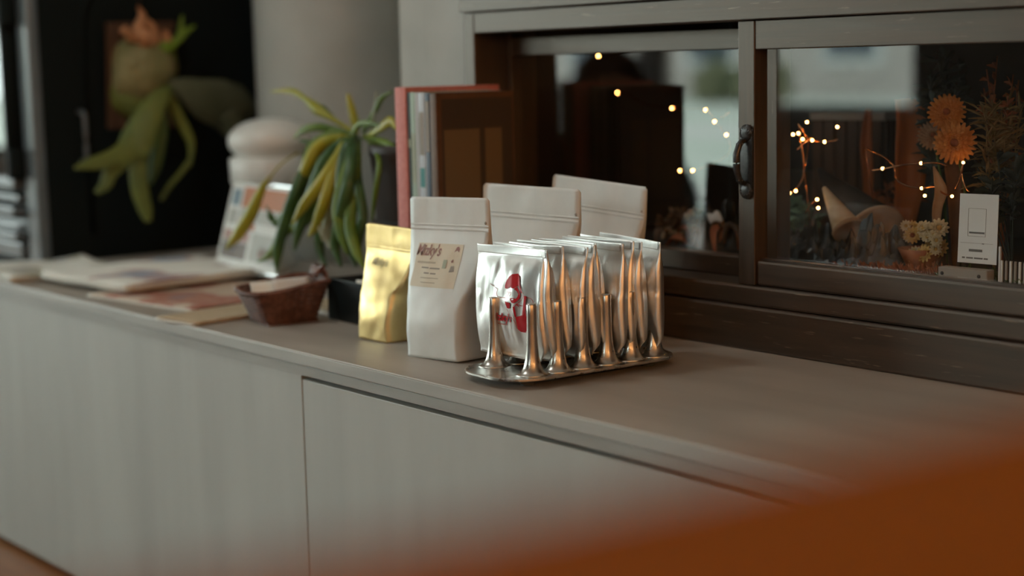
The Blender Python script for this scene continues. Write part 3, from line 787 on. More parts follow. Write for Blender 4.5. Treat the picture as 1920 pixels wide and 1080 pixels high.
papers('magazine', 'rose-brown printed magazine lying under the large newspaper', 'magazine', -2.335, 1.245, 0, .290, .245, 8, np2, .0022, 2, .003, 3)
papers('newspaper', 'large cream newspaper with pastel pictures spread on the worktop', 'newspaper', -2.545, 1.285, .0085, .300, .315, 3, np1, .0030, 3, .009, 5, .004)
papers('newspaper', 'crumpled pale newspaper at the stove end of the worktop', 'newspaper', -2.815, 1.185, 0, .230, .205, -6, printmat('newsprint_pale', (.80, .79, .73), [(.42, .40, .30), (.5, .5, .5)], (9, 9, 9), .55), .004, 2, .014, 9)
papers('envelope', 'thin kraft envelope sticking out behind the wicker basket', 'envelope', -2.110, 1.205, 0, .098, .270, 6, M['kraft'], .0030, 2, .001, 2)
papers('envelope', 'cream paper pad lying between basket and black box', 'envelope', -2.035, 1.345, 0, .130, .140, -4, M['kraft'], .0040, 2, .001, 4)

# ------------------------------------------------------------------ leaflet stand
_la0, _lb0 = atz(405, 493, .0200), atz(520, 521, .0200); _lm = (_la0+_lb0)/2; _la = math.atan2(_lb0.y-_la0.y, _lb0.x-_la0.x); _lw = (_lb0-_la0).length/2
ls = thing('leaflet_stand', 'tilted acrylic stand with a colourful photo leaflet, behind the long-leaved plant', 'leaflet stand', _lm, _la)
tl = R(-16)
pan = box('acrylic_panel', -_lw-.002, _lw+.002, .0015, .0035, 0, .155, glassmat('clear_acrylic', (.95, .97, .97)), ls, rot=(tl, 0, 0))
box('foot_panel', -_lw-.002, _lw+.002, .0, .040, -.0015, 0, M['white'], ls)
lf = box('leaflet', -_lw, _lw, -.0005, .0013, .003, .151, M['pwhite'], ls, rot=(tl, 0, 0))
oc = mat('photo_orange', (.46, .16, .06), .6); bc = mat('photo_blue', (.18, .26, .32), .6); rc = mat('photo_rose', (.40, .22, .18), .6); gc = mat('photo_grey', (.42, .42, .38), .6); dc = mat('photo_dusk', (.16, .12, .10), .6)
for (a, b, c, d, mt) in ((-.098, -.068, .130, .165, bc), (-.060, .100, .128, .172, oc), (-.060, .100, .098, .126, gc), (-.098, -.068, .090, .122, gc), (-.062, -.005, .092, .100, rc),
                         (-.100, -.012, .055, .078, rc), (-.100, -.012, .018, .053, dc), (-.090, -.050, .030, .060, gc), (.0, .100, .020, .078, gc), (.03, .09, .03, .05, oc), (-.040, .0, .082, .096, oc)):
    box('picture', a*_lw/.108, b*_lw/.108, -.0010, -.0006, c*.84, d*.84, mt, lf)

# ------------------------------------------------------------------ white vessel
wv = thing('lidded_vessel', 'white glazed vessel with rounded lid and narrow foot, against the grey pillar', 'vessel', (-2.600, 1.5380, ZC)); wv.scale = (1.045, 1.045, .972)
lathe('body', [(.040, 0), (.042, .004), (.030, .03), (.030, .12), (.046, .148), (.066, .155), (.072, .164), (.0735, .206), (.070, .210), (.064, .2105)], M['white'], wv, 48)
lathe('lid', [(.0615, .2106), (.0615, .215), (.067, .220), (.0725, .229), (.0745, .240), (.0730, .250), (.0670, .260), (.057, .269), (.044, .276), (.027, .281), (.010, .283), (0, .2832)], M['white'], wv, 48)

# ------------------------------------------------------------------ long-leaved potted plant
pl = thing('potted_plant', 'long-leaved green houseplant in a dark brown pot beside the books', 'plant', (-1.992, 1.432, ZC))
pm = pl.matrix_basis.inverted()
lathe('pot', [(.050, 0), (.054, .004), (.060, .10), (.066, .20), (.069, .228), (.071, .232), (.071, .246), (.067, .2475), (.065, .244), (.062, .232), (.0, .230)], M['pot'], pl, 40)
lathe('soil', [(.0615, .2285), (.05, .238), (.03, .243), (0, .245)], M['soil'], pl, 24)
V, F = lathe_data([(.0682, .128), (.0695, .130), (.0682, .132)], 40); mesh('wire_band', V, F, M['iron'], pl)
def lf_(pts, wid, mt, side=None, cup=.14):
    P = [pm @ at(*q) for q in pts]
    d = (P[-1]-P[0]); s = side or (_f.cross(d)).normalized()
    return ribbon('leaf', P, [q*.86 for q in wid], s, M[mt], pl, .0016, cup)
c0 = (672, 258, 1.42)
leaves = [
 ([c0, (640, 262, 1.39), (590, 290, 1.36), (552, 360, 1.33), (532, 420, 1.32), (520, 470, 1.32), (519, 515, 1.32)], [.010, .018, .020, .020, .022, .022, .004], 'leafd'),
 ([c0, (630, 250, 1.40), (588, 275, 1.37), (572, 330, 1.35), (545, 400, 1.34), (528, 440, 1.33), (505, 478, 1.33), (482, 492, 1.33)], [.010, .018, .024, .026, .026, .022, .014, .004], 'leaf'),
 ([(640, 245, 1.41), (600, 238, 1.39), (568, 244, 1.38), (551, 258, 1.38)], [.010, .016, .014, .006], 'leaf'),
 ([(668, 250, 1.42), (622, 222, 1.40), (592, 203, 1.39), (570, 184, 1.39), (545, 170, 1.39), (508, 171, 1.39)], [.006, .010, .022, .010, .013, .004], 'leafy'),
 ([(630, 226, 1.41), (600, 206, 1.40), (578, 198, 1.40)], [.006, .024, .006], 'leafd'),
 ([(560, 285, 1.38), (530, 305, 1.36), (508, 330, 1.34), (490, 356, 1.33), (470, 400, 1.32), (445, 440, 1.31), (424, 466, 1.31)], [.003, .003, .004, .016, .026, .024, .006], 'leafy'),
 ([c0, (655, 280, 1.38), (625, 310, 1.36), (600, 370, 1.35), (575, 410, 1.34), (550, 430, 1.34), (530, 440, 1.34)], [.010, .022, .026, .024, .022, .020, .006], 'leaf'),
 ([c0, (648, 285, 1.37), (632, 320, 1.35), (620, 370, 1.345), (612, 430, 1.34), (622, 470, 1.34)], [.010, .018, .020, .020, .018, .004], 'leafp'),
 ([c0, (640, 290, 1.37), (610, 330, 1.35), (590, 365, 1.34), (570, 395, 1.34)], [.010, .018, .024, .018, .005], 'leafp'),
 ([c0, (660, 275, 1.37), (640, 300, 1.35), (625, 320, 1.345), (614, 330, 1.34)], [.010, .020, .022, .016, .004], 'leafy'),
 ([c0, (655, 260, 1.36), (640, 330, 1.34), (642, 400, 1.335), (650, 450, 1.335), (668, 500, 1.335)], [.010, .020, .022, .022, .020, .004], 'leafd'),
 ([c0, (650, 270, 1.36), (618, 350, 1.33), (600, 400, 1.32), (588, 430, 1.32), (577, 445, 1.32)], [.010, .020, .022, .020, .014, .004], 'leafy'),
 ([c0, (660, 270, 1.36), (655, 330, 1.33), (640, 400, 1.32), (628, 460, 1.32), (640, 500, 1.32)], [.010, .018, .022, .022, .018, .004], 'leafd'),
 ([(668, 250, 1.42), (664, 225, 1.42), (658, 200, 1.42), (652, 176, 1.42)], [.010, .016, .014, .006], 'leafy'),
 ([(680, 250, 1.43), (690, 230, 1.43), (705, 205, 1.43), (715, 185, 1.43), (735, 172, 1.43)], [.008, .008, .010, .010, .004], 'leaf'),
 ([(690, 252, 1.43), (700, 226, 1.43), (704, 195, 1.43), (706, 170, 1.43)], [.006, .007, .006, .003], 'leafp'),
 ([(690, 255, 1.41), (712, 240, 1.40), (730, 228, 1.40), (742, 242, 1.40)], [.010, .016, .020, .006], 'leafy'),
 ([(690, 262, 1.40), (708, 290, 1.36), (710, 320, 1.345), (704, 360, 1.34), (697, 415, 1.34)], [.006, .008, .010, .010, .004], 'leaf'),
 ([c0, (600, 300, 1.36), (548, 380, 1.34), (515, 420, 1.33), (505, 400, 1.33), (498, 385, 1.33)], [.008, .014, .012, .016, .014, .004], 'leafd'),
 ([(655, 262, 1.40), (670, 235, 1.40), (690, 232, 1.40), (712, 236, 1.40)], [.008, .012, .012, .005], 'leaf'),
 ([c0, (670, 330, 1.35), (680, 400, 1.34), (672, 450, 1.335), (668, 492, 1.335)], [.010, .016, .018, .016, .004], 'leafd'),
 ([c0, (640, 300, 1.37), (612, 340, 1.36), (598, 420, 1.355), (600, 470, 1.355), (612, 500, 1.355)], [.010, .016, .020, .020, .016, .004], 'leafd'),
 ([c0, (664, 300, 1.37), (650, 360, 1.36), (660, 430, 1.355), (655, 480, 1.355)], [.010, .016, .020, .018, .004], 'leafp'),
 ([c0, (648, 275, 1.37), (628, 300, 1.35), (606, 365, 1.33), (598, 415, 1.325), (607, 455, 1.325)], [.008, .010, .012, .012, .010, .003], 'leafp'),
 ([c0, (650, 262, 1.37), (612, 300, 1.345), (585, 360, 1.33), (560, 430, 1.32), (552, 470, 1.32)], [.010, .020, .026, .024, .020, .004], 'leafd'),
 ([c0, (652, 268, 1.36), (630, 305, 1.34), (602, 345, 1.325), (570, 385, 1.315), (548, 420, 1.31)], [.010, .022, .028, .026, .020, .004], 'leafy'),
 ([c0, (645, 258, 1.38), (600, 272, 1.36), (575, 310, 1.345), (560, 345, 1.34), (548, 385, 1.335)], [.010, .018, .022, .022, .018, .004], 'leafy'),
 ([c0, (664, 280, 1.36), (648, 330, 1.335), (634, 390, 1.32), (640, 440, 1.315), (652, 478, 1.315)], [.010, .020, .024, .024, .018, .004], 'leaf'),
 ([c0, (668, 290, 1.36), (664, 350, 1.34), (656, 420, 1.325), (668, 470, 1.32), (684, 505, 1.32)], [.010, .018, .022, .022, .018, .004], 'leaf'),
 ([c0, (640, 255, 1.39), (606, 262, 1.38), (585, 268, 1.375), (560, 262, 1.37)], [.008, .014, .014, .010, .004], 'leafd'),
 ([(680, 256, 1.42), (700, 262, 1.40), (722, 268, 1.39), (740, 275, 1.39)], [.010, .014, .014, .006], 'leaf'),
]
for a in leaves: lf_(*a)

# ------------------------------------------------------------------ black stove with slate-blue front
SX, SY = -3.02, 1.268
st = thing('wood_stove', 'tall black cast iron stove with slate-blue moulded front at the end of the worktop', 'stove', (SX, SY, 0))
box('body', -.70, 0, .012, .91, 0.0, 1.75, M['stoveblack'], st, .004)
def stoverow(): pass
for (a, b, c, d) in ((-.055, .003, .10, 1.74), (-.70, -.055, 1.10, 1.16), (-.70, -.055, .55, .58), (-.62, -.56, .58, 1.10)):
    box('front_moulding', a, b, -.012, .012, c, d, M['stoveblue'], st, .006)
for i, (z, h, p) in enumerate(((.500, .030, .020), (.535, .016, .030), (.556, .012, .022), (.585, .018, .032), (.612, .014, .020), (.638, .020, .028))):
    box('stepped_moulding', -.62, -.075, -p, .012, z, z+h, M['stoveblue'], st, .003)
box('lower_panel', -.60, -.10, -.010, .012, .20, .48, M['stoveblue'], st, .004)
pts = [(-.075, -.020, .66), (-.075, -.020, .94)] + [(-.075-.26*(1-math.cos(a)), -.020, .94+.20*math.sin(a)) for a in [math.pi/2*k/10 for k in range(1, 11)]]
tube('door_arch', [Vector(p) for p in pts], .017, M['stoveblack'], st, 10)
pts = [(-.118, -.012, .66), (-.118, -.012, .92)] + [(-.118-.22*(1-math.cos(a)), -.012, .92+.16*math.sin(a)) for a in [math.pi/2*k/10 for k in range(1, 11)]]
tube('door_bead', [Vector(p) for p in pts], .010, M['stoveblue'], st, 10)
box('door_glass', -.56, -.12, -.004, .012, .66, 1.06, glassmat('smoked_stove_glass', (.3, .3, .3)), st)
for z in (.66, .96): lathe('hinge', [(.016, 0), (.018, .008), (.018, .052), (.016, .06)], M['stoveblack'], st, 14, (-.055, -.026, z))
# arched panel relief and bar handle on the black side
apts = [(.004, .10, .55), (.004, .10, .96)] + [(.004, .32-.22*math.cos(a), .96+.14*math.sin(a)) for a in [math.pi*k/14 for k in range(1, 14)]] + [(.004, .54, .96), (.004, .54, .55)]
tube('side_arch', [Vector(p) for p in apts], .006, M['stoveblack'], st, 8)
hp = [at(133, 214, SY+.09), at(137, 214, SY+.10), at(142, 260, SY+.10), at(148, 300, SY+.10), at(145, 302, SY+.09)]
hz0, hz1 = .78, .68
tube('bar_handle', [Vector(p) for p in crom([(.0, .085, .790), (.022, .085, .787), (.026, .085, .765), (.026, .085, .715), (.022, .085, .693), (.0, .085, .690)], 4)], .005, M['stoveblue'], st, 8)

# ------------------------------------------------------------------ staghorn fern on a hanging board
FY = 1.42
def fa(px, py, yy):
    X = -2.93-(yy-FY)*.8; d = ray(px, py); return CAM + d*(X/d.x)
sf = thing('staghorn_fern', 'staghorn fern with forked hanging fronds mounted on a brown board', 'fern', tuple(fa(265, 140, FY)))
fm = sf.matrix_basis.inverted()
bc_ = fm @ fa(262, 140, FY+.045)
def frame_dir(P): return fm @ P
# board faces +x / -y, towards the room
B0, B1, B2, B3 = [fm @ fa(x, y, yy) for x, y, yy in ((203, 42, FY+.045), (326, 40, FY+.045), (330, 238, FY+.045), (206, 242, FY+.045))]
nrm = (B1-B0).cross(B3-B0).normalized(); nrm = nrm if nrm.dot(_f) > 0 else -nrm
V = [q+nrm*s for s in (0, .014) for q in (B0, B1, B2, B3)]
mesh('mount_board', V, [(0, 1, 2, 3), (4, 7, 6, 5), (0, 4, 5, 1), (1, 5, 6, 2), (2, 6, 7, 3), (3, 7, 4, 0)], M['board'], sf, False)
tp = (B0+B1)/2 + nrm*.007
tube('hanging_cord', [tp, tp+Vector((0, 0, .35)), tp+Vector((0, 0, ZT-(fa(265, 40, FY).z)-.001))], .0015, M['board'], sf, 6)
# shield frond: overlapping domes
def dome(cx, cy, rx, ry, yy, depth, mt, seed):
    c = fm @ fa(cx, cy, yy); ex = _r; ey = _u; ez = -_f
    k = (fa(cx, cy, yy)-CAM).dot(_f)/FPX
    V = []; F = []; nr, na = 10, 36
    for i in range(nr+1):
        q = i/nr
        for a in range(na):
            g = 2*math.pi*a/na; w_ = 1+.06*math.sin(5*g+seed)*q+.05*math.sin(3*g+seed*2)*q
            V.append(c + ex*(rx*k*q*w_*math.cos(g)) + ey*(ry*k*q*w_*math.sin(g)) + ez*(depth*math.sqrt(max(0, 1-q*q*.98)) - depth*.4 + .004*noise.noise(Vector((q*4, g*2, seed)))))
    for i in range(nr):
        for a in range(na): F.append((i*na+a, i*na+(a+1) % na, (i+1)*na+(a+1) % na, (i+1)*na+a))
    o = mesh('shield_frond', V, F, mt, sf)
    md = o.modifiers.new('t', 'SOLIDIFY'); md.thickness = .002
dome(262, 128, 62, 68, FY, .055, M['stagy'], 1.0)
dome(250, 165, 52, 62, FY+.02, .04, M['stag'], 2.0)
dome(292, 120, 40, 55, FY+.01, .05, M['stag'], 3.0)
def fr(name, pts, wid, mt, side=None, cup=.12):
    P = [fm @ fa(*q) for q in pts]; d = P[-1]-P[0]; s = side or _f.cross(d).normalized()
    return ribbon_data(P, wid, s, .003, cup)
def frond(parts, mt):
    V = []; F = []
    for pts, wid in parts:
        v, f = fr('f', pts, wid, mt); o = len(V); V += v; F += [tuple(o+q for q in ff) for ff in f]
    return mesh('fertile_frond', V, F, M[mt], sf)
y0 = FY-.05
frond([([(318, 160, y0), (300, 178, y0-.03), (278, 215, y0-.05), (258, 258, y0-.05), (244, 290, y0-.05)], [.02, .036, .052, .068, .062]),
       ([(262, 262, y0-.05), (235, 286, y0-.055), (205, 298, y0-.06), (172, 306, y0-.06), (140, 315, y0-.06)], [.05, .046, .034, .026, .006]),
       ([(244, 275, y0-.05), (222, 300, y0-.05), (205, 325, y0-.05), (198, 345, y0-.05), (180, 362, y0-.05)], [.05, .044, .028, .024, .010]),
       ([(262, 270, y0-.05), (258, 320, y0-.05), (262, 360, y0-.05), (272, 395, y0-.05), (278, 416, y0-.05)], [.036, .036, .034, .028, .014])], 'stag')
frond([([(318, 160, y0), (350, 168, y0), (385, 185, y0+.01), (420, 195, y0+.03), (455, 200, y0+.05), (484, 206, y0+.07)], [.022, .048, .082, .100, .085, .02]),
       ([(420, 215, y0+.03), (435, 240, y0+.04), (446, 272, y0+.05)], [.06, .055, .012])], 'stagshade')
frond([([(312, 170, y0), (325, 200, y0), (345, 240, y0), (358, 270, y0), (356, 312, y0)], [.014, .022, .022, .016, .006]), ([(357, 300, y0), (338, 325, y0), (318, 348, y0), (302, 375, y0)], [.010, .010, .010, .008])], 'stag')
frond([([(300, 200, y0), (300, 250, y0), (290, 310, y0), (282, 345, y0)], [.02, .03, .026, .006])], 'leafd')
for pts, wid, mt in (([(262, 85, FY-.02), (258, 55, FY-.02), (266, 30, FY-.02), (258, 12, FY-.02)], [.03, .026, .016, .004], 'dry'),
                     ([(250, 80, FY-.02), (240, 65, FY-.03), (230, 58, FY-.03), (236, 48, FY-.03)], [.024, .018, .014, .008], 'dry'),
                     ([(280, 85, FY-.02), (284, 62, FY-.02), (278, 45, FY-.02), (268, 34, FY-.02)], [.03, .028, .018, .006], 'dry'),
                     ([(270, 88, FY-.03), (266, 70, FY-.04), (272, 55, FY-.04)], [.04, .034, .016], 'dry'),
                     ([(300, 92, FY-.02), (310, 72, FY-.02), (306, 56, FY-.02)], [.03, .024, .008], 'dry'),
                     ([(310, 92, FY-.02), (330, 76, FY-.02), (346, 60, FY-.02), (366, 48, FY-.02)], [.02, .018, .016, .004], 'leaf'),
                     ([(320, 90, FY), (336, 66, FY), (340, 40, FY), (342, 28, FY)], [.016, .012, .008, .003], 'leaf'),
                     ([(300, 95, FY-.03), (318, 84, FY-.03), (330, 84, FY-.03)], [.03, .028, .010], 'leaf')):
    P = [fm @ fa(*q) for q in pts]
    ribbon('dry_tip' if mt == 'dry' else 'young_frond', P, wid, _f.cross(P[-1]-P[0]).normalized(), M[mt], sf, .002, .2)

# ------------------------------------------------------------------ foreground cafe table
ct = thing('cafe_table', 'orange-brown wooden cafe table opposite the grey cabinets', 'table', (0.168, 0.15, 0), R(-7))
TZ = ZC+.270
box('table_top', -.42, .55, -.75, .72, TZ-.035, TZ, M['table'], ct, .008)
for x in (-.34, .47):
    for y in (-.67, .64): box('leg', x-.025, x+.025, y-.025, y+.025, 0, TZ-.036, M['table'], ct, .004)
box('apron', -.36, .49, -.69, -.67, TZ-.11, TZ-.036, M['table'], ct); box('apron', -.36, .49, .64, .66, TZ-.11, TZ-.036, M['table'], ct)
# ------------------------------------------------------------------ added fill lamps, all unseen outside the frame
copper0 = mat('brass', (.60, .38, .14), .3, metal=1)
gl_ = thing('fill_globe', 'unseen white glass fill lamp added above the worktop', 'lamp', (-2.05, 0.55, 1.85))  # globe added to brighten the worktop from above
lathe('globe', [(0, -.12), (.05, -.109), (.09, -.08), (.115, -.035), (.12, 0), (.115, .035), (.09, .08), (.05, .109), (0, .12)], mat('fill_globe_glass', (1, .95, .88), emit=(.96, 1, .95), estr=22), gl_, 32)
tube('cable', [Vector((0, 0, .12)), Vector((0, 0, ZT-1.851))], .003, M['iron'], gl_)
for y_, lb in ((-1.7, 'added brass fill sconce on the timber wall nearest the daylight windows'), (-.3, 'added brass fill sconce on the timber wall between its two neighbours'), (1.05, 'added brass fill sconce on the timber wall nearest the display window')):
    t = thing('fill_sconce', lb, 'lamp', (XR-.001, y_, 1.25), group='added fill sconces on the timber wall')  # sconces added to warm the timber wall and the sides facing it
    lathe('back_plate', [(.05, 0), (.05, .012), (.02, .016)], copper0, t, 24, rot=(0, R(-90), 0))
    tube('arm', crom([Vector((-.014, 0, 0)), Vector((-.12, 0, -.03)), Vector((-.22, 0, 0)), Vector((-.24, 0, .05))], 5), .007, copper0, t, 8)
    lathe('bulb', [(.012, .05), (.028, .09), (.030, .12), (.018, .145), (0, .15)], mat('fill_sconce_bulb', (1, .8, .5), emit=(1, .55, .22), estr=14), t, 20, (-.24, 0, 0))
    L = bpy.data.lights.new('fill_sconce_light', 'POINT'); L.energy = 16; L.color = (1, .55, .22); L.shadow_soft_size = .05
    l = bpy.data.objects.new('fill_sconce_light', L); C.objects.link(l); l.parent = t; l.location = (-.24, 0, .20)
# ------------------------------------------------------------------ inside the display case
ZF = ZC+.0952                                            # case floor
amber = noisemat('amber_leaf', (.30, .085, .012), (.42, .13, .02), (20, 20, 8), .35, .1)
orangef = noisemat('orange_petal', (.55, .19, .03), (.66, .28, .06), (80, 80, 80), .7, .1)
creamf = noisemat('cream_petal', (.52, .44, .26), (.62, .54, .36), (90, 90, 90), .75, .1)
yellowf = noisemat('straw_petal', (.46, .30, .08), (.58, .40, .14), (90, 90, 90), .75, .1)
rustf = noisemat('rust_leaf', (.24, .07, .025), (.36, .12, .04), (50, 50, 50), .75, .1)
darkleaf = noisemat('black_green_foliage', (.016, .030, .026), (.04, .06, .05), (50, 50, 50), .7, .1)
tan_ = noisemat('tan_dry_leaf', (.30, .19, .11), (.42, .29, .18), (40, 40, 40), .7, .1)
grassm = noisemat('dry_grass', (.16, .11, .035), (.26, .18, .07), (60, 60, 60), .8, .1)
mossm = noisemat('moss_green', (.03, .06, .015), (.08, .12, .03), (80, 80, 80), .9, .1)
copper = mat('copper_wire', (.72, .32, .14), .25, metal=1)
bulbm = mat('warm_fairy_bulb', (1, .7, .3), emit=(1, .46, .12), estr=32)
cello = noisemat('black_cellophane', (.006, .010, .012), (.015, .022, .026), (60, 60, 60), .28, .3, spec=.3)
slat = noisemat('dark_slat', (.05, .026, .014), (.09, .05, .026), (60, 60, 8), .6, .1)
def floorpt(px, py, Y):
    p = at(px, py, Y); return Vector((p.x, p.y, ZF))
def petals(n, r0, r1, wid, lift, mt, par, name, z=0, th=.0006):
    V = []; F = []
    for k in range(n):
        a = 2*math.pi*k/n; d = Vector((math.cos(a), math.sin(a), 0)); s = Vector((-d.y, d.x, 0))
        v, f = ribbon_data([d*r0+Vector((0, 0, z)), d*((r0+r1)/2)+Vector((0, 0, z+lift*.7)), d*r1+Vector((0, 0, z+lift))], [wid*.5, wid, wid*.3], s, th, .25, len(V), 3, 3)
        V += v; F += f
    return mesh(name, V, F, mt, par)
def flower(label, head, rad, Y, petal, core, group, tiltv):
    base = Vector((head.x+.01, head.y+.02, ZF))
    t = thing('dried_flower', label, 'dried flower', base, group=group)
    tube('stem', crom([Vector((0, 0, 0)), (head-base)*.5+Vector((.006, 0, 0)), head-base], 6), .0016, M['leafd'], t)
    hd_ = bpy.data.objects.new('flower_head', None); C.objects.link(hd_); hd_.parent = t; hd_.location = head-base
    hd_.rotation_mode = 'QUATERNION'; hd_.rotation_quaternion = Vector(tiltv).to_track_quat('Z', 'Y')
    for i, (a, b, l) in enumerate(((.15, 1.0, .18), (.15, .86, .34), (.12, .68, .48), (.08, .46, .55))):
        petals(22-3*i, rad*a, rad*b, rad*.34, rad*l, petal, hd_, 'petal_ring', .001*i)
    lathe('flower_core', [(rad*.26, 0), (rad*.24, rad*.32), (rad*.12, rad*.46), (0, rad*.48)], core, hd_, 14)
    return t
TOC = (.55, -.8, .25)
flower('large orange strawflower, upper of the pair behind the right pane', at(1775, 212, 1.70), .024, 1.70, orangef, rustf, 'orange strawflowers', TOC)
flower('large orange strawflower, lower of the pair behind the right pane', at(1792, 268, 1.68), .027, 1.68, orangef, rustf, 'orange strawflowers', (.4, -.85, .1))
flower('faded brown strawflower beside the orange pair', at(1750, 255, 1.72), .020, 1.72, tan_, rustf, 'orange strawflowers', TOC)
# amber curled leaf, like a tall flared vase
def amberleaf(label, pts, wid, mt, cup=.35):
    b = at(*pts[0]); b.z = ZF
    t = thing('curled_leaf', label, 'dried leaf', b)
    ribbon('blade', [Vector((0, 0, 0))]+[at(*q)-b for q in pts], wid, (-_f).cross(Vector((0, 0, 1))).normalized(), mt, t, .0014, cup)
    return t
amberleaf('tall amber dried leaf curling upright behind the right pane', [(1690, 420, 1.78), (1700, 340, 1.78), (1702, 280, 1.78), (1708, 230, 1.78), (1712, 185, 1.78)], [.004, .030, .040, .044, .050, .062], amber, .45)
amberleaf('second amber leaf, narrow, left of the flared one', [(1625, 420, 1.85), (1626, 330, 1.85), (1622, 270, 1.85), (1628, 205, 1.85)], [.004, .010, .016, .018, .010], amber, .3)
amberleaf('small beige leaf folded to a point between the fairy lights', [(1755, 400, 1.66), (1762, 360, 1.66), (1758, 340, 1.66), (1750, 312, 1.66)], [.004, .012, .016, .012, .002], tan_, .3)
amberleaf('brown spear-shaped leaf under the orange strawflowers', [(1790, 420, 1.70), (1788, 350, 1.70), (1782, 310, 1.70), (1784, 272, 1.70)], [.004, .016, .022, .018, .003], noisemat('brown_leaf', (.14, .06, .02), (.2, .09, .03), (40, 40, 40), .7, .1), .3)
# bunches of twigs
def bunch(name, label, base, tips, mt, leafn, lw, ll, stemm, seed, cat='dried bunch'):
    rnd = random.Random(seed); b = at(*base); b.z = ZF
    t = thing(name, label, cat, b)
    for k, tip in enumerate(tips):
        e = at(*tip)-b
        V = []; F = []
        mid = e*.5+Vector((rnd.uniform(-.01, .01), rnd.uniform(-.01, .01), .01))
        P = crom([Vector((0, 0, 0)), mid, e], 8); v, f = tube_data(P, .0010, 4); V += v; F += f
        for q in range(leafn):
            u = rnd.uniform(.45, 1.0); p = P[min(len(P)-1, int(u*(len(P)-1)))]
            d = Vector((rnd.uniform(-1, 1), rnd.uniform(-1, 1), rnd.uniform(-.3, 1))).normalized()*ll*rnd.uniform(.6, 1.2)
            sd = d.cross(Vector((rnd.uniform(-1, 1), rnd.uniform(-1, 1), rnd.uniform(-1, 1)))).normalized()
            v, f = ribbon_data([p, p+d*.5+Vector((0, 0, .002)), p+d], [lw*.3, lw, lw*.2], sd, .0005, .1, len(V), 2, 3)
            V += v; F += f
        mesh('sprig', V, F, mt, t)
    return t
bunch('dark_foliage', 'bunch of black-green dried foliage reaching up to the right sash', (1765, 400, 1.78), [(1745, 130, 1.74), (1762, 95, 1.76), (1780, 88, 1.78), (1798, 110, 1.78), (1752, 175, 1.72), (1790, 165, 1.76), (1735, 160, 1.76), (1770, 140, 1.80), (1808, 150, 1.80)], darkleaf, 46, .009, .024, darkleaf, 3)
bunch('orange_sprigs', 'orange-brown berry sprigs behind the info card', (1880, 400, 1.74), [(1850, 130, 1.74), (1870, 105, 1.74), (1900, 140, 1.74), (1860, 190, 1.74), (1910, 150, 1.78), (1845, 165, 1.76), (1890, 180, 1.72)], rustf, 26, .006, .013, rustf, 5)
bunch('dry_grass_bunch', 'golden dry grass bunch behind the info card', (1865, 420, 1.70), [(1842+9*k, 195+12*math.sin(k*2), 1.70+.006*k) for k in range(9)], grassm, 34, .0035, .030, grassm, 6)
bunch('twig_bunch', 'dark bare twigs with black leaves beside the info card', (1900, 430, 1.70), [(1845, 300, 1.70), (1870, 285, 1.69), (1905, 290, 1.68), (1830, 308, 1.70), (1915, 315, 1.68), (1860, 335, 1.68)], darkleaf, 22, .009, .022, darkleaf, 8)
bunch('rust_sprigs', 'rust-coloured twiglets leaning in the corner behind the right pane', (1650, 440, 1.80), [(1600, 372, 1.80), (1640, 360, 1.80), (1690, 365, 1.80), (1725, 370, 1.80), (1665, 345, 1.82)], rustf, 24, .006, .016, rustf, 12)
bunch('green_sprigs', 'blue-green dried sprigs beside the handle behind the right pane', (1490, 470, 1.70), [(1462, 395, 1.70), (1485, 385, 1.70), (1510, 395, 1.70), (1475, 420, 1.68), (1520, 410, 1.70)], noisemat('blue_green_leaf', (.03, .10, .075), (.06, .15, .11), (60, 60, 60), .7, .1), 22, .012, .022, darkleaf, 14)
# cream bouquet in a rust wrap
cb = at(1728, 500, 1.66); cb.z = ZF
bq = thing('bouquet', 'small bouquet of cream and straw-yellow everlasting flowers in a rust wrap', 'bouquet', cb)
lathe('paper_wrap', [(.016, 0), (.022, .012), (.030, .028), (.027, .028), (.0, .02)], rustf, bq, 26)
rnd = random.Random(4)
for k in range(20):
    px, py = 1730+rnd.uniform(-36, 40), 448+rnd.uniform(-28, 34)
    p = at(px, py, 1.655+rnd.uniform(-.012, .012))-cb
    h = bpy.data.objects.new('flower_head', None); C.objects.link(h); h.parent = bq; h.location = p
    h.rotation_mode = 'QUATERNION'; h.rotation_quaternion = Vector((rnd.uniform(0, .9), -.8, rnd.uniform(0, .8))).to_track_quat('Z', 'Y')
    rr = rnd.uniform(.0075, .0125); mt = creamf if rnd.random() < .55 else yellowf
    petals(12, rr*.2, rr, rr*.5, rr*.35, mt, h, 'petal_ring'); petals(9, rr*.15, rr*.65, rr*.45, rr*.5, mt, h, 'petal_ring', .001)
    lathe('flower_core', [(rr*.3, 0), (rr*.28, rr*.4), (0, rr*.5)], yellowf if mt is creamf else rustf, h, 10)
# paper cone, crate, cut log
def cone(label, apex, base, r, mt, edge):
    b = at(*base); a = at(*apex); d = (b-a); t = thing('paper_cone', label, 'paper cone', a)
    q = d.to_track_quat('Z', 'Y'); t.rotation_mode = 'QUATERNION'; t.rotation_quaternion = q
    L = d.length
    o = lathe('wrap', [(.003, 0), (r, L)], mt, t, 32); bm_ = bmesh.new(); bm_.from_mesh(o.data)
    bmesh.ops.delete(bm_, geom=[f for f in bm_.faces if len(f.verts) > 4], context='FACES'); bm_.to_mesh(o.data); bm_.free()
    md = o.modifiers.new('t', 'SOLIDIFY'); md.thickness = .0012
    V, F = lathe_data([(r-.001, L-.004), (r+.0012, L-.004), (r+.0012, L+.001), (r-.001, L+.001)], 32); mesh('rim', V, F, edge, t)
cone('dark paper cone lying on its side with beige rim', (1536, 318, 1.76), (1640, 440, 1.70), .042, mat('charcoal_paper', (.022, .022, .021), .8), tan_)
cone('kraft paper cone standing before the dark one', (1545, 352, 1.67), (1590, 432, 1.655), .020, M['kraft'], tan_)
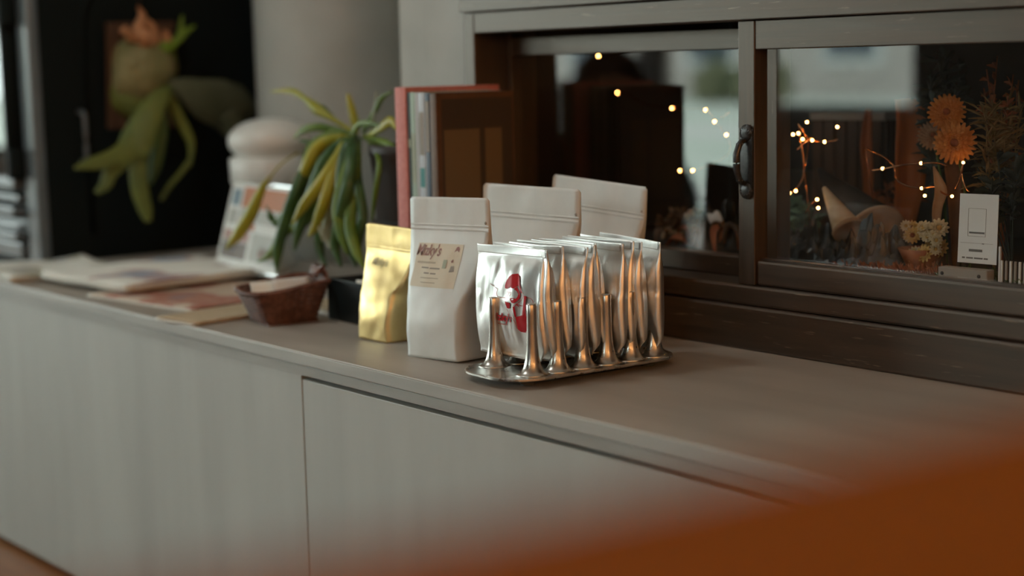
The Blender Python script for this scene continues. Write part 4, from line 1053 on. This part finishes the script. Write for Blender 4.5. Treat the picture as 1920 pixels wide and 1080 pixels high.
cr0 = floorpt(1605, 400, 1.92)
cr = thing('slatted_crate', 'dark slatted wooden crate with a grey top at the back of the case', 'crate', cr0, R(12))
for k in range(6): box('slat', -.055+.019*k, -.039+.019*k, -.035, -.030, .0, .175, slat, cr)
for k in range(4): box('slat', .058, .062, -.028+.017*k, -.014+.017*k, 0, .175, slat, cr)
box('crate_body', -.054, .057, -.029, .03, 0, .174, M['case'], cr)
box('crate_top', -.058, .064, -.038, .034, .1755, .187, M['greyink'], cr, .001)
for i, (px, py, Y, r, L, rz, lb) in enumerate(((1478, 418, 1.66, .011, .030, 35, 'cut birch log slice near the handle side'), (1500, 425, 1.68, .010, .034, 100, 'short dark log behind the birch slice'))):
    p = floorpt(px, py, Y); lg = thing('cut_log', lb, 'log', (p.x, p.y, ZF+.016+.0*i), rot=(0, R(90), R(rz)))
    lathe('bark', [(r*.97, -L/2), (r, -L/2+.001), (r, L/2-.001), (r*.97, L/2)], slat, lg, 18)
    for s in (-1, 1): lathe('cut_face', [(r*.9, s*(L/2)+.0002), (0, s*(L/2+.0008))], tan_, lg, 18)
    bx_ = lathe('log_base', [(.012, 0), (.013, .006)], slat, None, 12)
    bx_.parent = lg; bx_.rotation_euler = (0, R(-90), 0); bx_.location = (.016, 0, 0)
# crumpled black cellophane
def crumple(label, px, py, Y, sx, sy, sz, seed):
    p = floorpt(px, py, Y); t = thing('cellophane_wrap', label, 'wrapping', p, R(15*seed))
    V = []; F = []; n_ = 26
    for j in range(n_+1):
        for i in range(n_+1):
            u, v = i/n_*2-1, j/n_*2-1
            h = (1-u*u)*(1-v*v)
            c = noise.cell(Vector((u*2.5+seed, v*2.5, seed)))*.5 + abs(noise.noise(Vector((u*3+seed, v*3, seed))))*1.4 + .4*abs(noise.noise(Vector((u*7, v*7, seed))))
            V.append((u*sx, v*sy, .0015+sz*h**.5*(.35+.65*c) if h > 0 else .0015))
    F = [(j*(n_+1)+i, j*(n_+1)+i+1, (j+1)*(n_+1)+i+1, (j+1)*(n_+1)+i) for j in range(n_) for i in range(n_)]
    o = mesh('film', V, F, cello, t, False); md = o.modifiers.new('t', 'SOLIDIFY'); md.thickness = .0006
crumple('crumpled black cellophane near the handle behind the right pane', 1530, 455, 1.655, .045, .030, .052, 1.0)
crumple('crumpled black cellophane beside the cream bouquet', 1640, 480, 1.650, .050, .028, .060, 2.0)
crumple('crumpled black cellophane at the end of the left pane', 1352, 370, 1.68, .035, .035, .085, 3.0)
# moss along the front of the case
def moss(label, xa, xb, n_, seed, mt):
    rnd = random.Random(seed); V = []; F = []
    for k in range(n_):
        p = Vector((rnd.uniform(xa, xb), rnd.uniform(1.603, 1.66), ZF)); d = Vector((rnd.uniform(-1, 1), rnd.uniform(-1, .4), rnd.uniform(.4, 1.6))).normalized()*rnd.uniform(.006, .016)
        v, f = ribbon_data([p, p+d*.6, p+d], [.002, .003, .0006], (1, 0, 0), .0005, .1, len(V), 1, 3); V += v; F += f
    o = mesh('moss', V, F, mt); tag(o, label, 'moss', kind='stuff')
moss('green preserved moss strewn along the front of the case', -1.16, -.95, 900, 3, mossm)
moss('rusty leaf litter strewn on the case floor left of the moss', -1.33, -1.17, 420, 4, rustf)
# info card in its metal clip
c4 = [at(1800, 362, 1.628), at(1873.5, 366, 1.628), at(1868, 497, 1.604), at(1795, 491, 1.604)]
pc = (c4[2]+c4[3])/2
cardt = thing('info_card', 'white printed info card standing in a grey metal clip', 'card', pc)
ex = (c4[2]-c4[3]); wc = ex.length; ex.normalize(); ez = ((c4[0]+c4[1])/2-pc); hc = ez.length; ez.normalize(); ey = ez.cross(ex).normalized()
def cardbox(name, x0, x1, z0, z1, y0, y1, mt, par):
    V = [ex*x+ey*y+ez*z for z in (z0, z1) for y in (y0, y1) for x in (x0, x1)]
    return mesh(name, V, [(0, 1, 3, 2), (4, 6, 7, 5), (0, 4, 5, 1), (2, 3, 7, 6), (0, 2, 6, 4), (1, 5, 7, 3)], mt, par, False)
if ey.dot(_f) < 0: ey = -ey
cardo = cardbox('card_sheet', -wc/2, wc/2, 0, hc, 0, .0006, M['pwhite'], cardt)
ink = M['greyink']; ink2 = mat('card_ink', (.16, .16, .15), .8)
for (a, b, c, d, mt) in ((-.26, .20, .785, .789, ink), (-.26, .20, .385, .389, ink), (-.26, -.255, .385, .789, ink), (.195, .20, .385, .789, ink),
                         (-.22, .17, .425, .450, ink2), (-.44, .40, .285, .289, ink), (.12, .17, .278, .290, ink2), (-.21, .13, .165, .200, ink2), (-.38, -.31, .062, .085, ink2), (-.27, -.10, .062, .083, ink2), (-.07, .15, .062, .083, ink2), (.18, .28, .062, .083, ink2)):
    cardbox('print_line', a*wc, b*wc, c*hc, d*hc, -.0004, 0, mt, cardo)
cl = at(1812, 507, 1.60)
clip = thing('metal_clip', 'grey metal clip bar with two dark holes under the info card', 'clip', (cl.x, cl.y-.004, ZF), R(2))
box('bar', -.034, .033, -.004, .012, 0, .0175, M['greyink'], clip, .0015)
for x in (-.028, .022): lathe('hole', [(.0024, 0), (.0020, .0008), (0, .0008)], M['iron'], clip, 14, (x, -.0040, .010), rot=(R(90), 0, 0))
rb = at(1898, 520, 1.602)
ribx = thing('ribbed_box', 'small clear box with upright white ribs right of the info card', 'box', (rb.x+.004, rb.y+.012, ZF), 0)
for k in range(7): box('rib', -.020+.006*k, -.0175+.006*k, -.012, -.010, 0, .030, M['pwhite'] if k % 2 == 0 else M['greyink'], ribx)
box('inner_box', -.020, .020, -.0098, .012, 0, .028, M['case'], ribx); box('corner_post', -.0225, -.0203, -.0125, -.010, 0, .046, M['pwhite'], ribx)
# boards and dried pile behind the left pane
for (px, w_, h_, Y, mt, lb) in ((993, .068, .225, 1.93, mat('black_board', (.05, .068, .064), .6), 'black-green upright board behind the left pane'), (1048, .070, .225, 1.93, mat('olive_board', (.17, .175, .085), .7), 'olive upright board beside the black-green one')):
    p = floorpt(px, 300, Y); t = thing('upright_board', lb, 'board', p, R(8)); box('panel', -w_/2, w_/2, 0, .006, 0, h_, mt, t, .001); box('rear_foot', -w_/4, w_/4, .0065, .05, 0, .012, mt, t)
rnd = random.Random(11)
LBL = ['curled brown dry leaf on the pile behind the left pane']
for k in range(26):
    p = at(rnd.uniform(1232, 1376), rnd.uniform(398, 452), 1.0)
    px = rnd.uniform(1232, 1376); Y = rnd.uniform(1.625, 1.74); b = floorpt(px, 430, Y)
    t = thing('dry_leaf', LBL[0], 'dried leaf', (b.x, b.y, ZF+.001), R(rnd.uniform(0, 360)), group='dry leaf pile behind the left pane')
    L = rnd.uniform(.018, .036); hz = rnd.uniform(.004, .034)
    ribbon('blade', [Vector((-L/2, 0, 0)), Vector((-L/5, .004, hz)), Vector((L/4, -.003, hz*1.1)), Vector((L/2, .003, hz*.4))], [.004, L*.6, L*.55, .003], (0, 1, .3), [tan_, rustf, M['kraft'], noisemat('umber_leaf', (.06, .035, .02), (.13, .08, .045), (50, 50, 50), .7, .1)][k % 4], t, .0008, .3)
bunch('dried_posy', 'brown dried posy lying over the leaf pile behind the left pane', (1300, 440, 1.70), [(1265, 405, 1.68), (1285, 398, 1.68), (1310, 405, 1.68), (1335, 415, 1.68), (1360, 412, 1.68), (1245, 418, 1.68)], noisemat('umber_posy', (.09, .05, .028), (.17, .10, .055), (50, 50, 50), .8, .1), 30, .010, .016, rustf, 21)
for (px, py, w_, mt, lb) in ((1292, 402, .022, tan_, 'small beige card chip on the leaf pile'), (1340, 408, .030, M['pwhite'], 'white and orange shell piece on the leaf pile')):
    p = at(px, py, 1.655); t = thing('shell_piece', lb, 'shell', (p.x, p.y, ZF))
    box('stalk', -.001, .001, .001, .003, 0, p.z-ZF-.006, slat, t)
    bm = bmesh.new(); bmesh.ops.create_uvsphere(bm, u_segments=16, v_segments=10, radius=w_/2)
    for v in bm.verts: v.co = Vector((v.co.x, v.co.y*.3, v.co.z*.55+p.z-ZF+.003*math.sin(v.co.x*300)))
    fin('shell_cup', bm, mt, t, True)
# fairy lights
def fairy(label, strands, bulbs, drop):
    b = at(*strands[0][0]); b.z = ZF
    t = thing('fairy_lights', label, 'string lights', b, group='copper fairy lights in the display case')
    for s in strands: tube('wire', crom([at(*q)-b for q in s], 6), .0012, copper, t, 5)
    tube('wire', crom([at(*strands[0][0])-b, Vector((.004, .02, .04)), Vector((0, .01, .0))], 5), .0007, copper, t, 5)
    bme = bpy.data.meshes.new('bulb'); bm = bmesh.new(); bmesh.ops.create_icosphere(bm, subdivisions=2, radius=.0019); bm.to_mesh(bme); bm.free(); bme.materials.append(bulbm)
    for q in bulbs: link('bulb', bme, None, t, at(*q)-b)
Y1 = 1.66
fairy('copper fairy lights looped near the handle behind the right pane',
      [[(1497, 232, Y1), (1508, 248, Y1), (1518, 262, Y1+.01), (1546, 266, Y1+.02), (1572, 262, Y1+.03)], [(1494, 281, Y1), (1512, 266, Y1), (1522, 258, Y1)], [(1500, 262, Y1), (1506, 290, Y1), (1507, 325, Y1), (1500, 345, Y1), (1484, 362, Y1)], [(1516, 262, Y1), (1512, 300, Y1+.01), (1507, 320, Y1)], [(1510, 400, Y1), (1520, 385, Y1), (1532, 374, Y1)]],
      [(1513, 229, Y1), (1487, 252, Y1), (1497, 250, Y1), (1505, 261, Y1), (1523, 263, Y1), (1546, 266, Y1+.02), (1570, 238, Y1+.04), (1480, 362, Y1), (1492, 358, Y1), (1532, 374, Y1), (1534, 390, Y1)], 0)
fairy('copper fairy lights draped around the amber leaf and strawflowers',
      [[(1622, 278, 1.69), (1640, 286, 1.68), (1660, 296, 1.67), (1676, 312, 1.66), (1680, 335, 1.66), (1700, 348, 1.66), (1728, 353, 1.66)], [(1634, 320, 1.68), (1660, 316, 1.68), (1690, 310, 1.68), (1727, 306, 1.68), (1760, 306, 1.67), (1775, 312, 1.66)], [(1728, 353, 1.66), (1752, 350, 1.66), (1768, 362, 1.66), (1785, 368, 1.65)], [(1806, 306, 1.66), (1804, 330, 1.66), (1810, 350, 1.66), (1818, 360, 1.66)], [(1790, 355, 1.66), (1798, 340, 1.66), (1806, 306, 1.66)]],
      [(1727, 306, 1.68), (1728, 353, 1.66), (1734, 367, 1.66), (1806, 305, 1.66), (1785, 368, 1.65), (1655, 316, 1.68)], 0)
fairy('copper fairy lights hung across the left half of the case',
      [[(975, 160, 1.80), (1060, 190, 1.80), (1105, 243, 1.78), (1107, 227, 1.78), (1158, 174, 1.76), (1210, 195, 1.74), (1260, 203, 1.72)], [(1260, 203, 1.72), (1323, 206, 1.70), (1340, 228, 1.70), (1362, 253, 1.70), (1365, 290, 1.70), (1299, 322, 1.70), (1275, 320, 1.70)], [(1352, 222, 1.70), (1368, 210, 1.70)], [(905, 338, 1.72), (940, 336, 1.74), (990, 332, 1.76), (1040, 300, 1.78)]],
      [(975, 160, 1.80), (1105, 243, 1.78), (1107, 227, 1.78), (1158, 174, 1.76), (1260, 203, 1.72), (1323, 206, 1.70), (1340, 228, 1.70), (1362, 253, 1.70), (1275, 320, 1.70), (1299, 320, 1.70), (1122, 105, 1.70), (990, 332, 1.76), (998, 200, 1.80)], 0)


# ------------------------------------------------------------------ person sitting low in the room, seen mirrored in the left pane
_d = ray(1145, 178); _p = CAM + _d*(4.7/_d.dot(_f)); HP = Vector((_p.x, 2*1.5615-_p.y, _p.z))
per = thing('person', 'seated person with brown hair in a dark teal top, mirrored in the left pane', 'person', (HP.x, HP.y, 0))
fw = Vector((.80, .60, 0)); lt = Vector((-.60, .80, 0)); hz = HP.z
def bp(f_, l_, z_): return fw*f_+lt*l_+Vector((0, 0, z_))
VS = []; ES = []; RS = []
def vtx(p, r, par=None):
    VS.append(p); RS.append(r)
    if par is not None: ES.append((par, len(VS)-1))
    return len(VS)-1
pel = vtx(bp(-.24, 0, .27), .135)
wa = vtx(bp(-.20, 0, .40), .125, pel); chs = vtx(bp(-.12, 0, .53), .135, wa); nb = vtx(bp(-.05, 0, .635), .075, chs); nk = vtx(bp(-.02, 0, hz-.095), .050, nb)
h1 = vtx(bp(.015, 0, hz-.05), .075, nk); h2 = vtx(bp(.0, 0, hz+.01), .092, h1); h3 = vtx(bp(-.01, 0, hz+.06), .080, h2)
for sgn in (-1, 1):
    hip = vtx(bp(-.18, .10*sgn, .25), .095, pel); kn = vtx(bp(.20, .15*sgn, .40), .062, hip); an = vtx(bp(.14, .15*sgn, .07), .042, kn); ft = vtx(bp(.30, .17*sgn, .035), .034, an)
    sh = vtx(bp(-.09, .165*sgn, .585), .062, chs); el = vtx(bp(.0, .23*sgn, .44), .045, sh); wr = vtx(bp(.17, .15*sgn, .475), .030, el); pm_ = vtx(bp(.225, .14*sgn, .478), .030, wr)
    for k, (dl, ln) in enumerate(((-.030, .060), (-.010, .072), (.010, .076), (.030, .068))):
        a_ = vtx(bp(.255, .14*sgn+dl*sgn, .480), .010, pm_); b_ = vtx(bp(.255+ln*.55, .14*sgn+dl*1.1*sgn, .476), .009, a_); vtx(bp(.255+ln*.9, .14*sgn+dl*1.1*sgn, .455), .008, b_)
    a_ = vtx(bp(.215, .14*sgn-.040*sgn, .480), .011, pm_); vtx(bp(.255, .14*sgn-.058*sgn, .472), .009, a_)
me = bpy.data.meshes.new('body_cage'); me.from_pydata([tuple(v) for v in VS], ES, [])
tmp = bpy.data.objects.new('body_cage', me); C.objects.link(tmp)
md = tmp.modifiers.new('s', 'SKIN'); md.use_smooth_shade = True
for i, sv in enumerate(me.skin_vertices[0].data): sv.radius = (RS[i], RS[i]); sv.use_root = (i == 0)
m2 = tmp.modifiers.new('u', 'SUBSURF'); m2.levels = 2; m2.render_levels = 2
dg = bpy.context.evaluated_depsgraph_get(); bme = bpy.data.meshes.new_from_object(tmp.evaluated_get(dg)); bpy.data.objects.remove(tmp)
for m_ in (mat('dark_teal_cloth', (.020, .055, .065), .8), mat('person_skin', (.42, .25, .17), .55), mat('black_trousers', (.012, .013, .016), .85)): bme.materials.append(m_)
for pg in bme.polygons:
    c = pg.center; f_ = c.dot(fw)
    pg.material_index = 1 if (c.z > .665 or (f_ > .16 and c.z > .43)) else (2 if c.z < .33 or f_ > .02 and c.z < .43 else 0)
bme.name = 'body'; link('body', bme, None, per)
bm = bmesh.new(); bmesh.ops.create_uvsphere(bm, u_segments=28, v_segments=18, radius=.112)
for v in bm.verts:
    n_ = v.co.normalized(); v.co = v.co*(1+.05*noise.noise(n_*6)) + Vector((0, 0, hz+.028)) + fw*(-.028)
bmesh.ops.delete(bm, geom=[v for v in bm.verts if (v.co-Vector((0, 0, hz))).dot(fw) > .058 and v.co.z < hz+.065], context='VERTS')
fin('hair', bm, noisemat('brown_hair', (.035, .018, .010), (.09, .045, .025), (60, 60, 8), .6, .3), per, True, angle=80)
for sgn in (-1, 1):
    o = lathe('eye', [(0, 0), (.008, .002), (.010, .006), (0, .010)], M['iron'], per, 12, tuple(bp(.088, .030*sgn, hz)), rot=(0, R(90), math.atan2(fw.y, fw.x)))
    lathe('ear', [(0, 0), (.020, .003), (.024, .008), (0, .012)], bme.materials[1], per, 14, tuple(bp(-.01, .086*sgn, hz-.005)), rot=(R(90), 0, math.atan2(fw.y, fw.x)))
tube('nose', crom([bp(.088, 0, hz+.005), bp(.106, 0, hz-.018), bp(.112, 0, hz-.028), bp(.092, 0, hz-.036)], 4), .011, bme.materials[1], per, 8)
tube('mouth', crom([bp(.083, -.024, hz-.056), bp(.092, 0, hz-.058), bp(.083, .024, hz-.056)], 4), .005, mat('lips', (.35, .14, .11), .5), per, 8)
stl = thing('low_bench', 'low dark wooden bench under the seated person', 'bench', (HP.x-.19, HP.y-.14, 0), R(37))
box('seat_board', -.20, .17, -.30, .30, .10, .13, M['wood_x'], stl, .005)
for x in (-.16, .13):
    for y in (-.26, .26): box('leg', x-.02, x+.02, y-.02, y+.02, 0, .0995, M['wood_z'], stl)
